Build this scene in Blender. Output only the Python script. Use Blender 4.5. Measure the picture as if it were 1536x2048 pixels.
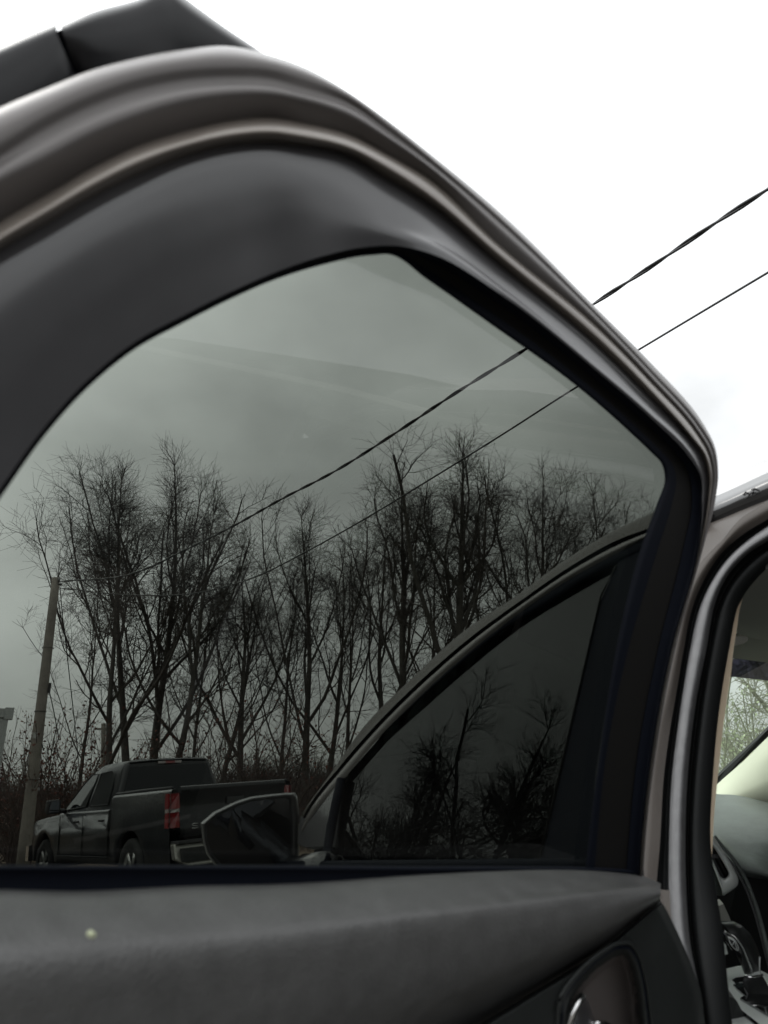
import bpy, bmesh, math, random
import numpy as np
from mathutils import Vector, Matrix

S = bpy.context.scene
for o in list(bpy.data.objects): bpy.data.objects.remove(o)
COL = S.collection
# ---------------------------------------------------------------- camera
CAMZ = 1.40
PITCH = math.radians(20)
FPX = 1538.0
cam_d = bpy.data.cameras.new('camera'); cam = bpy.data.objects.new('camera', cam_d); COL.objects.link(cam)
cam.location = (0, 0, CAMZ); cam.rotation_euler = (math.radians(110), 0, 0)
cam_d.sensor_fit = 'HORIZONTAL'; cam_d.sensor_width = 26.0; cam_d.lens = 26.0*FPX/1536
cam_d.clip_start = 0.01; cam_d.clip_end = 2000
cam_d.dof.use_dof = True; cam_d.dof.focus_distance = 14.0; cam_d.dof.aperture_fstop = 10.0
S.camera = cam
# ---------------------------------------------------------------- sky and sun (overcast)
SUN_AZ = math.radians(-82)      # to the left of the view
SUN_EL = math.radians(56)
sun_dir = Vector((math.sin(SUN_AZ)*math.cos(SUN_EL), math.cos(SUN_AZ)*math.cos(SUN_EL), math.sin(SUN_EL)))
W = bpy.data.worlds.new('World'); S.world = W; W.use_nodes = True
nt = W.node_tree; nt.nodes.clear()
def N(t, ty, **k):
    n = t.nodes.new(ty)
    for a, b in k.items(): setattr(n, a, b)
    return n
out = N(nt, 'ShaderNodeOutputWorld'); bg = N(nt, 'ShaderNodeBackground'); bg.inputs[1].default_value = 0.10
sky = N(nt, 'ShaderNodeTexSky', sky_type='NISHITA'); sky.sun_disc = False
sky.sun_elevation = SUN_EL; sky.sun_rotation = SUN_AZ
tc = N(nt, 'ShaderNodeTexCoord')
nz = N(nt, 'ShaderNodeTexNoise'); nz.inputs['Scale'].default_value = 2.2; nz.inputs['Detail'].default_value = 6; nz.inputs['Roughness'].default_value = .5
mpn = N(nt, 'ShaderNodeMapping'); mpn.inputs['Scale'].default_value = (1, 1, 1.5); mpn.inputs['Location'].default_value = (3.1, 0.4, 1.2)
nt.links.new(tc.outputs['Generated'], mpn.inputs[0]); nt.links.new(mpn.outputs[0], nz.inputs['Vector'])
dp = N(nt, 'ShaderNodeVectorMath', operation='DOT_PRODUCT'); dp.inputs[1].default_value = sun_dir
nt.links.new(tc.outputs['Generated'], dp.inputs[0])
glow = N(nt, 'ShaderNodeMapRange'); glow.inputs[1].default_value = .2; glow.inputs[2].default_value = .95; glow.inputs[3].default_value = .70; glow.inputs[4].default_value = 2.0
nt.links.new(dp.outputs['Value'], glow.inputs[0])
cr = N(nt, 'ShaderNodeMapRange'); cr.inputs[1].default_value = .34; cr.inputs[2].default_value = .66; cr.inputs[3].default_value = .72; cr.inputs[4].default_value = 1.24
nt.links.new(nz.outputs['Fac'], cr.inputs[0])
mul = N(nt, 'ShaderNodeMath', operation='MULTIPLY'); nt.links.new(glow.outputs[0], mul.inputs[0]); nt.links.new(cr.outputs[0], mul.inputs[1])
sc = N(nt, 'ShaderNodeVectorMath', operation='SCALE'); sc.inputs[0].default_value = (14.2, 14.5, 14.6)
nt.links.new(mul.outputs[0], sc.inputs['Scale'])
mx = N(nt, 'ShaderNodeMix', data_type='RGBA'); mx.inputs['Factor'].default_value = .94
nt.links.new(sky.outputs[0], mx.inputs[6]); nt.links.new(sc.outputs[0], mx.inputs[7])
nt.links.new(mx.outputs[2], bg.inputs[0]); nt.links.new(bg.outputs[0], out.inputs[0])
sl = bpy.data.lights.new('sun', 'SUN'); sl.energy = .8; sl.angle = math.radians(25); sl.color = (1, .97, .92)
so = bpy.data.objects.new('sun', sl); COL.objects.link(so); so.rotation_euler = sun_dir.to_track_quat('Z', 'Y').to_euler()
S.view_settings.view_transform = 'Standard'; S.view_settings.look = 'None'; S.view_settings.exposure = 0; S.view_settings.gamma = 1
S.view_settings.use_curve_mapping = False
S.render.engine = 'CYCLES'
S.cycles.transparent_max_bounces = 24; S.cycles.max_bounces = 10

# ---------------------------------------------------------------- helpers
RR = np.array([1., 0, 0]); FF = np.array([0, math.cos(PITCH), math.sin(PITCH)]); UU = np.array([0, -math.sin(PITCH), math.cos(PITCH)])
C0 = np.array([0, 0, CAMZ])
def ray(px, py): return (px-768)/FPX*RR+(1024-py)/FPX*UU+FF
def at(px, py, d): return C0+ray(px, py)*d
def aty(px, py, y):                    # point at horizontal distance y in front
    r = ray(px, py); return C0+r*(y/r[1])
class Plane:
    def __init__(s, n, off):
        n = np.array(n, float); l = np.linalg.norm(n); s.n = n/l; s.off = off/l
    def __call__(s, px, py, h=0.):
        r = ray(px, py); return C0+r*((s.off+h)/(s.n@r))
DOOR = Plane((.714, -.70, -.25), -.3635)        # inner face of the open rear door, + = towards the camera
SIDE = Plane((-.86, -.51, .30), -.888)          # side of the car body, + = outwards
cf = np.array([-.51, .86, 0]); ci = np.array([.86, .51, 0])     # car forward, car inward
HG = np.array([.42, .98, CAMZ-.09])

def mesh_obj(name, v, f, mat=None, parent=None, origin=(0, 0, 0), smooth=True, recalc=False):
    me = bpy.data.meshes.new(name)
    o3 = np.array(origin, float)
    me.from_pydata([tuple(np.array(p, float)-o3) for p in v], [], f)
    if recalc:
        bm = bmesh.new(); bm.from_mesh(me); bmesh.ops.recalc_face_normals(bm, faces=bm.faces); bm.to_mesh(me); bm.free()
    me.polygons.foreach_set('use_smooth', [smooth]*len(me.polygons))
    if mat: me.materials.append(mat)
    me.update()
    o = bpy.data.objects.new(name, me); COL.objects.link(o)
    if parent: o.parent = parent
    return o
def thing(name, label, cat, loc=(0, 0, 0), group=None, rot=None):
    o = bpy.data.objects.new(name, None); COL.objects.link(o); o.location = tuple(loc)
    if rot is not None: o.rotation_euler = rot
    o['label'] = label; o['category'] = cat
    if group: o['group'] = group
    return o
def tag(o, label=None, cat=None, group=None, kind=None):
    if label: o['label'] = label
    if cat: o['category'] = cat
    if group: o['group'] = group
    if kind: o['kind'] = kind
    return o
def catmull(P, k):
    P = np.array(P, float); n = len(P)
    if n < 3: 
        return np.array([P[0]+(P[-1]-P[0])*i/k for i in range(k+1)])
    E = np.vstack([2*P[0]-P[1], P, 2*P[-1]-P[-2]]); out = []
    for i in range(1, n):
        p0, p1, p2, p3 = E[i-1], E[i], E[i+1], E[i+2]
        # centripetal-ish: limit tangents for uneven spacing
        d1 = np.linalg.norm(p2-p1)+1e-9; d0 = np.linalg.norm(p1-p0)+1e-9; d2 = np.linalg.norm(p3-p2)+1e-9
        m1 = ((p1-p0)/d0*d1+(p2-p1)/d1*d0)/(d0+d1)*d1
        m2 = ((p2-p1)/d1*d2+(p3-p2)/d2*d1)/(d1+d2)*d1
        for j in range(k):
            t = j/k; t2 = t*t; t3 = t2*t
            out.append((2*t3-3*t2+1)*p1+(t3-2*t2+t)*m1+(-2*t3+3*t2)*p2+(t3-t2)*m2)
    out.append(P[-1]); return np.array(out)
def grid_faces(nr, nc, off=0):
    return [(off+r*nc+c, off+r*nc+c+1, off+(r+1)*nc+c+1, off+(r+1)*nc+c) for r in range(nr-1) for c in range(nc-1)]
def loft_rows(rows3, across=1):
    """rows3: list of (n,3) arrays -> verts, faces, smoothed across rows"""
    R3 = np.array(rows3)
    if across > 1:
        cols = [catmull(R3[:, j], across) for j in range(R3.shape[1])]
        R3 = np.array(cols).transpose(1, 0, 2)
    nr, nc = R3.shape[:2]
    return [tuple(p) for p in R3.reshape(-1, 3)], grid_faces(nr, nc)
def rows_on(plane, curves, hs, k=6, tail=None):
    rows = []
    for c, h in zip(curves, hs):
        hl = h if hasattr(h, '__len__') else [h]*len(c)
        q = catmull([(a[0], a[1], b*1000) for a, b in zip(c, hl)], k)
        r = [plane(x, y, z/1000) for x, y, z in q]
        if tail is not None: r = [r[0]+np.array(t) for t in tail[::-1]]+r
        rows.append(np.array(r))
    return rows
def tube(pts, rad, n=8, caps=True):
    pts = [np.array(p, float) for p in pts]; v = []; f = []
    m = len(pts); rads = rad if hasattr(rad, '__len__') else [rad]*m
    for i, p in enumerate(pts):
        t = pts[min(i+1, m-1)]-pts[max(i-1, 0)]; t = t/(np.linalg.norm(t)+1e-12)
        a = np.array([0, 0, 1.]) if abs(t[2]) < .9 else np.array([1., 0, 0])
        u = np.cross(t, a); u /= np.linalg.norm(u); w = np.cross(t, u)
        for j in range(n):
            an = 2*math.pi*j/n; v.append(p+rads[i]*(math.cos(an)*u+math.sin(an)*w))
    for i in range(m-1):
        for j in range(n):
            f.append((i*n+j, i*n+(j+1) % n, (i+1)*n+(j+1) % n, (i+1)*n+j))
    if caps: f.append(tuple(range(n))[::-1]); f.append(tuple((m-1)*n+j for j in range(n)))
    return v, f
def merge(*vf):
    V = []; F = []
    for v, f in vf:
        o = len(V); V += list(v); F += [tuple(i+o for i in q) for q in f]
    return V, F
def boxg(c, s, M=None):
    c = np.array(c, float); s = np.array(s, float)/2
    v = [np.array([x, y, z])*s for x in (-1, 1) for y in (-1, 1) for z in (-1, 1)]
    if M is not None: v = [M@p for p in v]
    v = [p+c for p in v]
    return v, [(0, 1, 3, 2), (4, 6, 7, 5), (0, 4, 5, 1), (2, 3, 7, 6), (0, 2, 6, 4), (1, 5, 7, 3)]
def prism(pts, off):                    # polygon of 3D points thickened by the vector off
    n = len(pts); off = np.array(off, float)
    v = [np.array(p, float) for p in pts]+[np.array(p, float)+off for p in pts]
    f = [tuple(range(n)), tuple(range(2*n-1, n-1, -1))]+[(i, i+n, (i+1) % n+n, (i+1) % n) for i in range(n)]
    return v, f
def bevel(o, w, seg=2, ang=35):
    m = o.modifiers.new('bevel', 'BEVEL'); m.width = w; m.segments = seg; m.limit_method = 'ANGLE'; m.angle_limit = math.radians(ang)
    return o

# ---------------------------------------------------------------- materials
def mat(name, col, rough=.5, metal=0., coat=0., bump=None, var=None, spec=.5, coatrough=.05, sheen=0):
    m = bpy.data.materials.new(name); m.use_nodes = True; t = m.node_tree; b = t.nodes['Principled BSDF']
    b.inputs['Base Color'].default_value = (*col, 1); b.inputs['Roughness'].default_value = rough; b.inputs['Metallic'].default_value = metal
    b.inputs['Coat Weight'].default_value = coat; b.inputs['Coat Roughness'].default_value = coatrough
    b.inputs['Specular IOR Level'].default_value = spec; b.inputs['Sheen Weight'].default_value = sheen
    tcn = N(t, 'ShaderNodeTexCoord')
    if var:
        sc_, amt = var[0], var[1]
        n = N(t, 'ShaderNodeTexNoise'); n.inputs['Scale'].default_value = sc_; n.inputs['Detail'].default_value = 8; n.inputs['Roughness'].default_value = .6
        t.links.new(tcn.outputs['Object'], n.inputs['Vector'])
        r = N(t, 'ShaderNodeMapRange'); r.inputs[1].default_value = .3; r.inputs[2].default_value = .7; r.inputs[3].default_value = 1-amt; r.inputs[4].default_value = 1+amt
        t.links.new(n.outputs['Fac'], r.inputs[0])
        v = N(t, 'ShaderNodeVectorMath', operation='SCALE'); v.inputs[0].default_value = col; t.links.new(r.outputs[0], v.inputs['Scale'])
        t.links.new(v.outputs[0], b.inputs['Base Color'])
        r2 = N(t, 'ShaderNodeMapRange'); r2.inputs[1].default_value = .3; r2.inputs[2].default_value = .7; r2.inputs[3].default_value = max(0, rough-amt*.25); r2.inputs[4].default_value = min(1, rough+amt*.25)
        t.links.new(n.outputs['Fac'], r2.inputs[0]); t.links.new(r2.outputs[0], b.inputs['Roughness'])
    if bump:
        n2 = N(t, 'ShaderNodeTexNoise'); n2.inputs['Scale'].default_value = bump[0]; n2.inputs['Detail'].default_value = 4
        t.links.new(tcn.outputs['Object'], n2.inputs['Vector'])
        bb = N(t, 'ShaderNodeBump'); bb.inputs['Strength'].default_value = bump[1]; bb.inputs['Distance'].default_value = bump[2]
        t.links.new(n2.outputs['Fac'], bb.inputs['Height']); t.links.new(bb.outputs[0], b.inputs['Normal'])
    return m
def glass_mat(name, T, rough=0.):
    """pane built as a thin slab; each face passes sqrt(T) at normal incidence, more absorption at a slant, Fresnel mirror on top"""
    m = bpy.data.materials.new(name); m.use_nodes = True; t = m.node_tree; t.nodes.clear()
    o = N(t, 'ShaderNodeOutputMaterial'); geo = N(t, 'ShaderNodeNewGeometry')
    d = N(t, 'ShaderNodeVectorMath', operation='DOT_PRODUCT'); t.links.new(geo.outputs['Normal'], d.inputs[0]); t.links.new(geo.outputs['Incoming'], d.inputs[1])
    sq = N(t, 'ShaderNodeMath', operation='MULTIPLY'); t.links.new(d.outputs['Value'], sq.inputs[0]); t.links.new(d.outputs['Value'], sq.inputs[1])
    om = N(t, 'ShaderNodeMath', operation='SUBTRACT'); om.inputs[0].default_value = 1; t.links.new(sq.outputs[0], om.inputs[1])
    dv = N(t, 'ShaderNodeMath', operation='MULTIPLY'); dv.inputs[1].default_value = 1/2.25; t.links.new(om.outputs[0], dv.inputs[0])
    o2 = N(t, 'ShaderNodeMath', operation='SUBTRACT'); o2.inputs[0].default_value = 1; t.links.new(dv.outputs[0], o2.inputs[1])
    iv = N(t, 'ShaderNodeMath', operation='POWER'); iv.inputs[1].default_value = -.5; t.links.new(o2.outputs[0], iv.inputs[0])
    cmb = N(t, 'ShaderNodeCombineColor')
    for i in range(3):
        p = N(t, 'ShaderNodeMath', operation='POWER'); p.inputs[0].default_value = math.sqrt(T[i]); t.links.new(iv.outputs[0], p.inputs[1]); t.links.new(p.outputs[0], cmb.inputs[i])
    tr = N(t, 'ShaderNodeBsdfTransparent'); t.links.new(cmb.outputs[0], tr.inputs[0])
    gl = N(t, 'ShaderNodeBsdfGlossy'); gl.inputs['Roughness'].default_value = rough
    ior = N(t, 'ShaderNodeMapRange'); ior.inputs[3].default_value = 1.5; ior.inputs[4].default_value = 1/1.5; t.links.new(geo.outputs['Backfacing'], ior.inputs[0])
    fr = N(t, 'ShaderNodeFresnel'); t.links.new(ior.outputs[0], fr.inputs[0])
    mxs = N(t, 'ShaderNodeMixShader'); t.links.new(fr.outputs[0], mxs.inputs[0]); t.links.new(tr.outputs[0], mxs.inputs[1]); t.links.new(gl.outputs[0], mxs.inputs[2])
    t.links.new(mxs.outputs[0], o.inputs[0]); return m
M = {}
M['plastic'] = mat('black_plastic', (.072, .071, .075), .32, coat=.8, coatrough=.22, var=(14, .10), bump=(900, .15, .0004))
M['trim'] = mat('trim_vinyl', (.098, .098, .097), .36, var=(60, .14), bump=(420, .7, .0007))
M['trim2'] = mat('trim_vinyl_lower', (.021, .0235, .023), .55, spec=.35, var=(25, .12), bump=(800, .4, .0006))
M['rubber'] = mat('rubber', (.0035, .0050, .0100), .7, spec=.15)
M['channel'] = mat('window_channel_plastic', (.009, .0085, .008), .6, spec=.25)
M['flange'] = mat('frame_paint', (.150, .138, .134), .42, metal=.3, coat=.15, coatrough=.25, var=(9, .10))
M['lip'] = mat('brown_metallic_lip', (.18, .156, .135), .36, metal=.4, coat=.3, coatrough=.12)
M['paint'] = mat('brown_metallic_paint', (.040, .032, .026), .50, metal=.2, coat=.10, var=(400, .06))
M['gloss'] = mat('gloss_black', (.010, .010, .011), .08, coat=1.0, var=(5, .3))
M['quarter'] = mat('satin_black_trim', (.012, .012, .014), .30, spec=.35)
M['bulb'] = mat('grey_flocked_seal', (.105, .105, .108), .6, var=(60, .20), bump=(500, .4, .0006))
M['dark'] = mat('dark_seal', (.006, .0068, .007), .7, spec=.25)
M['beige'] = mat('beige_trim', (.62, .50, .36), .7, var=(40, .05))
M['cream'] = mat('cream_trim', (.74, .75, .60), .7, var=(10, .04))
M['liner'] = mat('headliner', (.33, .33, .30), .95, bump=(900, .3, .0005))
M['dash'] = mat('dashboard_vinyl', (.16, .178, .17), .40, var=(9, .50), bump=(300, .5, .0008))
M['blackin'] = mat('interior_black', (.010, .011, .011), .6)
M['silver'] = mat('silver_trim', (.86, .89, .87), .34, metal=.15)
M['chrome'] = mat('chrome', (.8, .8, .8), .08, metal=1.)
M['leather'] = mat('black_leather', (.022, .023, .023), .33, bump=(400, .3, .0005))
M['tint'] = glass_mat('tinted_glass', (.198, .212, .192))
M['tint_front'] = glass_mat('front_tinted_glass', (.022, .027, .026))
M['clear'] = glass_mat('windshield_glass', (.80, .86, .80))
M['shade'] = glass_mat('shade_band_glass', (.07, .07, .09))
M['mirror'] = mat('mirror_glass', (.34, .36, .40), .01, metal=1.)
M['seat'] = mat('seat_cloth', (.035, .034, .031), .9)
M['speck'] = mat('pale_speck', (.62, .66, .45), .8)
# ================================================================ THE CAR WITH ITS REAR DOOR OPEN
car = thing('car', 'brown car with its tinted rear door swung wide open in the foreground', 'car', tuple(HG-np.array([0, 0, 1.31])))
CO = np.array(car.location)
def cpart(name, v, f, m, parent=car, **k): return mesh_obj(name, v, f, M[m] if isinstance(m, str) else m, parent, CO, **k)
# ---- door frame contours, traced round the window from the rear corner over the top and down the hinge side
sil = [(-250,370),(0,221),(91,182),(182,146),(273,121),(365,104),(456,97),(538,113),(600,134),(698,187),(776,243),(850,302),(995,425),(1195,623),(1300,730),
       (1407,854),(1427,891),(1435,948),(1428,1009),(1407,1091),(1350,1300),(1312,1500),(1286,1753),(1284,1850)]
c1 = [(-250,450),(0,287),(91,228),(182,185),(273,153),(365,136),(456,131),(540,134),(600,149),(698,194),(776,249),(850,309),(995,433),(1195,628),(1300,737),
       (1404,858),(1425,893),(1433,949)]
c2 = [(-250,490),(0,318),(91,262),(182,217),(273,185),(365,165),(456,158),(545,163),(600,180),(698,208),(776,264),(850,317),(995,440),(1195,633),(1300,744),
       (1402,861),(1422,896),(1431,950)]
c3 = [(-250,540),(0,353),(91,310),(182,262),(273,226),(365,198),(456,185),(545,185),(600,194),(698,227),(776,274),(850,326),(995,451),(1195,640),(1300,750),
       (1399,864),(1419,897),(1430,950)]
c4 = [(-250,640),(0,440),(91,388),(182,335),(273,291),(365,262),(456,241),(545,234),(600,244),(698,268),(776,309),(850,351),(995,487),(1195,654),(1300,761),
       (1395,868),(1416,903),(1427,950)]
c5 = [(-250,655),(0,449),(91,397),(182,342),(273,298),(365,269),(456,248),(545,242),(600,249),(698,273),(776,313),(850,358),(995,491),(1195,659),(1300,765),
       (1393,870),(1414,905),(1425,950)]
c6 = [(-250,670),(0,462),(91,408),(182,353),(273,308),(365,278),(456,256),(545,250),(600,258),(698,283),(776,323),(850,371),(995,496),(1195,666),(1300,773),
       (1389,873),(1412,906),(1423,948)]
c7 = [(-250,690),(0,478),(91,424),(182,371),(273,326),(365,292),(456,271),(545,264),(600,272),(698,295),(776,336),(850,384),(995,507),(1195,675),(1300,779),
       (1386,877),(1409,908),(1420,948)]
c8 = [(-250,710),(0,500),(91,449),(182,396),(273,351),(365,315),(456,292),(545,286),(600,291),(698,311),(776,358),(850,401),(995,524),(1195,690),(1300,793),
       (1385,881),(1404,910),(1415,948)]
c9 = [(-250,740),(0,530),(91,478),(182,424),(273,376),(365,334),(456,309),(545,302),(600,310),(698,332),(776,380),(850,421),(995,538),(1195,702),(1300,806),
       (1384,888),(1399,912),(1411,951)]
c10 = [(-250,1000),(0,740),(91,650),(182,577),(273,520),(365,475),(456,440),(547,415),(628,405),(716,424),(800,452),(872,482),(1000,572),(1195,731),(1300,821),
       (1382,902),(1394,921),(1406,951)]
c11 = [(-250,1340),(0,978),(91,852),(182,754),(273,682),(365,632),(456,586),(547,546),(632,516),(739,493),(800,492),(862,507),(1000,588),(1195,744),(1300,835),
       (1376,911),(1386,925),(1401,952)]
tailp = [(1428,1009),(1407,1091),(1350,1300),(1312,1500),(1286,1753),(1284,1850)]
offs = {1:(1,1),2:(2.5,2),3:(4,3),4:(7,4.5),5:(8,5),6:(9.5,5.5),7:(11,6),8:(14,7),9:(18,8),10:(21,9),11:(24,10)}
for i, c in enumerate([c1,c2,c3,c4,c5,c6,c7,c8,c9,c10,c11], 1):
    for k, (x, y) in enumerate(tailp): c.append((x-(offs[i][0] if k == 0 else offs[i][1]*(.9 if k == 1 else .75)), y))
c12 = [(-250,1370),(0,997),(91,869),(182,769),(273,696),(365,646),(456,600),(547,560),(640,530),(740,509),(782,508),(852,555),(975,642),(1156,773),(1265,868),
       (1303,905),(1323,926),(1330,960),(1316,1003),(1284,1091),(1232,1301),(1201,1501),(1171,1740),(1160,1850)]
d1 = [(a[0]+(b[0]-a[0])*.30, a[1]+(b[1]-a[1])*.30) for a, b in zip(c11, c12)]
d2 = [(a[0]+(b[0]-a[0])*.68, a[1]+(b[1]-a[1])*.68) for a, b in zip(c11, c12)]
d1[-6:] = [(1384,1006),(1368,1091),(1316,1300),(1277,1500),(1253,1742),(1245,1850)]
d2[-6:] = [(1345,1004),(1318,1091),(1256,1300),(1214,1500),(1189,1742),(1180,1850)]
n = len(sil)
H = lambda a, b, c, d=None: [a]*8+list(np.linspace(a, b, 5))+[b]*3+list(np.linspace(b, c, 3))+[c]*(n-19)
def hh(left, mid, right):       # relief height of a contour: rear corner, middle of the slope, hinge side
    return [float(np.interp(k, [0, 7, 11, 13, n], [left, left, mid, right, right])) for k in range(n)]
h0, h1_, h2_, h3_, hq, h4_ = hh(-.014, -.012, -.0108), hh(-.0055, -.007, -.0080), hh(-.0085, -.0085, -.0088), hh(-.0035, -.0045, -.0062), hh(-.0095, -.0075, -.0068), hh(-.017, -.0110, -.0085)
back = rows_on(DOOR, [sil, sil], [-.055, -.035], 7)
fl = rows_on(DOOR, [sil, c1, c2, c3, [( .5*(a[0]+b[0]), .5*(a[1]+b[1])) for a, b in zip(c3, c4)], c4], [h0, h1_, h2_, h3_, hq, h4_], 7)
fv, ff = loft_rows([back[0], back[1]]+fl, 3)
door = cpart('rear_door', fv, ff, 'flange')
door['label'] = 'open rear door of the brown car, seen from its inner side'
g4, lp5, lp6, lp7, lp8, p9 = rows_on(DOOR, [c4, c5, c6, c7, c8, c9], [h4_, hh(-.006, -.006, -.0060), hh(0, -.001, -.0035), hh(.004, .001, -.0030), hh(-.009, -.008, -.0085), -.007], 7)
v, f = loft_rows([g4, lp5, lp6, lp7, lp8], 3)
cpart('frame_lip', v, f, 'lip', door)
v, f = loft_rows([lp8]+rows_on(DOOR, [c9], [hh(-.0045, -.006, -.0085)], 7), 2)
cpart('frame_groove', v, f, 'plastic', door)
hm = hh(-.0065, .002, -.0050); h11 = hh(-.014, .006, -.0048)
mid9 = [(a[0]*.8+b[0]*.2, a[1]*.8+b[1]*.2) for a, b in zip(c9, c10)]
mid11 = [(a[0]*.5+b[0]*.5, a[1]*.5+b[1]*.5) for a, b in zip(c10, c11)]
h9b = hh(-.0035, -.0045, -.0078); hmm = hh(-.0105, .0060, -.0040)
v, f = loft_rows(rows_on(DOOR, [c9, mid9, c10, mid11, c11], [hh(-.0045, -.006, -.0085), h9b, hm, hmm, h11], 7), 5)
cpart('window_surround_trim', v, f, 'plastic', door)
c11b = [(a[0]*.93+b[0]*.07, a[1]*.93+b[1]*.07) for a, b in zip(c11, d1)]
hz = [x-.004 for x in h11]; hd1 = hh(-.019, -.014, -.0145)
v, f = loft_rows(rows_on(DOOR, [c11, c11b, d1], [h11, hz, hd1], 7), 3)
cpart('window_seal', v, f, 'rubber', door)
v, f = loft_rows(rows_on(DOOR, [d1, d2], [[x-.001 for x in hd1], [x-.003 for x in hd1]], 7), 3)
cpart('window_channel', v, f, 'channel', door)
v, f = loft_rows(rows_on(DOOR, [d2, c12, c12], [[x-.0015 for x in hd1], [min(-.012,x-.002) for x in hd1], -.0225], 7), 2)
cpart('glass_seal', v, f, 'rubber', door)
# outer side of the frame (seen from beyond)
out_in = rows_on(DOOR, [c12, c12, sil, sil], [-.028, -.040, -.058, -.055], 7)
v, f = loft_rows(out_in, 1)
cpart('outer_frame', v, f, 'gloss', door)
# glass slab
gl = catmull([(a[0]*.4+b[0]*.6, a[1]*.4+b[1]*.6) for a, b in zip(d2, c12)], 6)
poly = [DOOR(x, y, -.0225) for x, y in gl]+[DOOR(1165, 1860, -.0225), DOOR(-400, 1900, -.0225)]
v, f = prism(poly, -DOOR.n*.0038)
pane = cpart('window_glass', v, f, 'tint', door, smooth=False, recalc=True)
pane['label'] = 'dark tinted window glass of the open rear door'
# sill seal under the glass
T = [-300, 0, 150, 375, 590, 850, 1000, 1150, 1250, 1286, 1322]
t0 = [1780, 1782, 1785, 1775, 1770, 1752, 1745, 1743, 1750, 1755, 1768]
sy = [1732, 1731, 1731, 1731, 1731, 1733, 1733, 1734, 1738, 1742, 1750]
T[-2:] = [1286, 1321]
xs = T[:9]+[1288]
v, f = loft_rows(rows_on(DOOR, [list(zip(xs, [y-1 for y in sy[:10]])), list(zip(xs, [y+6 for y in sy[:10]])), list(zip(xs, [y+14 for y in sy[:10]])), list(zip(xs, [y+10 for y in t0[:10]]))], [-.021, -.010, -.012, -.012], 6), 3)
cpart('sill_seal', v, f, 'rubber', door)
# trim panel
def tr(ys, dx=None): return list(zip(T, ys))
t1 = [y+12 for y in t0[:-1]]+[1772]
t2 = [1862, 1851, 1845, 1833, 1822, 1800, 1790, 1780, 1773, 1772, 1775]
t3 = [1930, 1915, 1904, 1888, 1870, 1838, 1822, 1802, 1788, 1781, 1779]
t4 = [2110, 2085, 2060, 2020, 1975, 1910, 1872, 1832, 1800, 1790, 1783]
cre = [(-300, 2640), (0, 2520), (200, 2430), (450, 2310), (700, 2190), (960, 2048), (1050, 1993), (1130, 1945), (1200, 1900), (1262, 1850), (1321, 1803)]
t4b = [(x+(cx-x)*.75, y+(cy-y)*.78) for (x, y), (cx, cy) in zip(tr(t4), cre)]
rt = rows_on(DOOR, [tr([y-0 for y in t0]), tr(t0), tr(t1), tr(t2), tr(t3), tr(t4), t4b, cre], [-.030, -.002, .010, .028, .0405, .0430, .020, -.006], 6)
v, f = loft_rows(rt, 6)
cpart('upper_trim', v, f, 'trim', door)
cpart('pale_speck', *prism([DOOR(182+9*math.cos(a), 1868+8*math.sin(a), .0445) for a in np.linspace(0, 6.28, 13)[:-1]], DOOR.n*.0008), 'speck', door)  # small pale greenish disc on the upper trim
# lower trim: a height field between the crease and the front edge of the door, with the recess for the handle
bez = [(1112,2110),(1122,2048),(1128,1996),(1156,1955),(1201,1914),(1233,1896),(1256,1896),(1270,1914),(1283,1955),(1293,2019),(1296,2048),(1296,2110),(1270,2170),(1150,2170)]
BZ = catmull(bez+[bez[0]], 4)[:-1]
def sdf(x, y):
    P = BZ; Q = np.roll(P, -1, 0); e = Q-P; w = np.array([x, y])-P
    t = np.clip((w*e).sum(1)/(e*e).sum(1), 0, 1); d = np.sqrt((((w-e*t[:, None]))**2).sum(1).min())
    c = ((P[:, 1] > y) != (Q[:, 1] > y)) & (x < (Q[:, 0]-P[:, 0])*(y-P[:, 1])/(Q[:, 1]-P[:, 1]+1e-12)+P[:, 0])
    return -d if c.sum() % 2 else d
def sm(a, b, x):
    t = min(1, max(0, (x-a)/(b-a))); return t*t*(3-2*t)
edge = [(1290,2900),(1445,2420),(1440,2260),(1425,2150),(1409,2039),(1402,1985),(1387,1941),(1369,1896),(1344,1842),(1330,1815),(1323,1804)]
ce = catmull(cre, 12); ed = catmull(edge, 12)
NU = 90; rows = []; inside = []
for i, (a, b) in enumerate(zip(ce, ed)):
    row = []
    for j in range(NU+1):
        u = j/NU; x = a[0]+(b[0]-a[0])*u; y = a[1]+(b[1]-a[1])*u
        L = math.hypot(*(b-a)); d0 = u*L; d1_ = (1-u)*L
        h = -.002+.034*sm(0, 30, d0)*1.0-.020*sm(16, 0, d1_)
        s = sdf(x, y)
        h += .0035*sm(8, 0, s)*sm(-9, -3, s)-.026*sm(-9, -26, s)-.004*sm(-60, -20, s)*0
        row.append(DOOR(x, y, h)); inside.append(s < -14)
    rows.append(np.array(row))
v, f = loft_rows(rows, 1)
f_in = [q for q in f if all(inside[i] for i in q)]; f_out = [q for q in f if not all(inside[i] for i in q)]
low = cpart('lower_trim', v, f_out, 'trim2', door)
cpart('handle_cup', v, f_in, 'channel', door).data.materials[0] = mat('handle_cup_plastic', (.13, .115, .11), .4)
# thin dark bezel line round the recess
bl = [DOOR(x, y, .0345) for x, y in catmull(bez+[bez[0]], 6)]
cpart('handle_bezel', *tube(bl, .0013, 6), 'rubber', door)
bl2 = [DOOR(x, y, .0352) for x, y in catmull([(a+(a-1210)*.09, b+(b-2020)*.07) for a, b in bez+[bez[0]]], 6)]
cpart('handle_bezel', *tube(bl2, .0016, 6), 'trim2', door)
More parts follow.
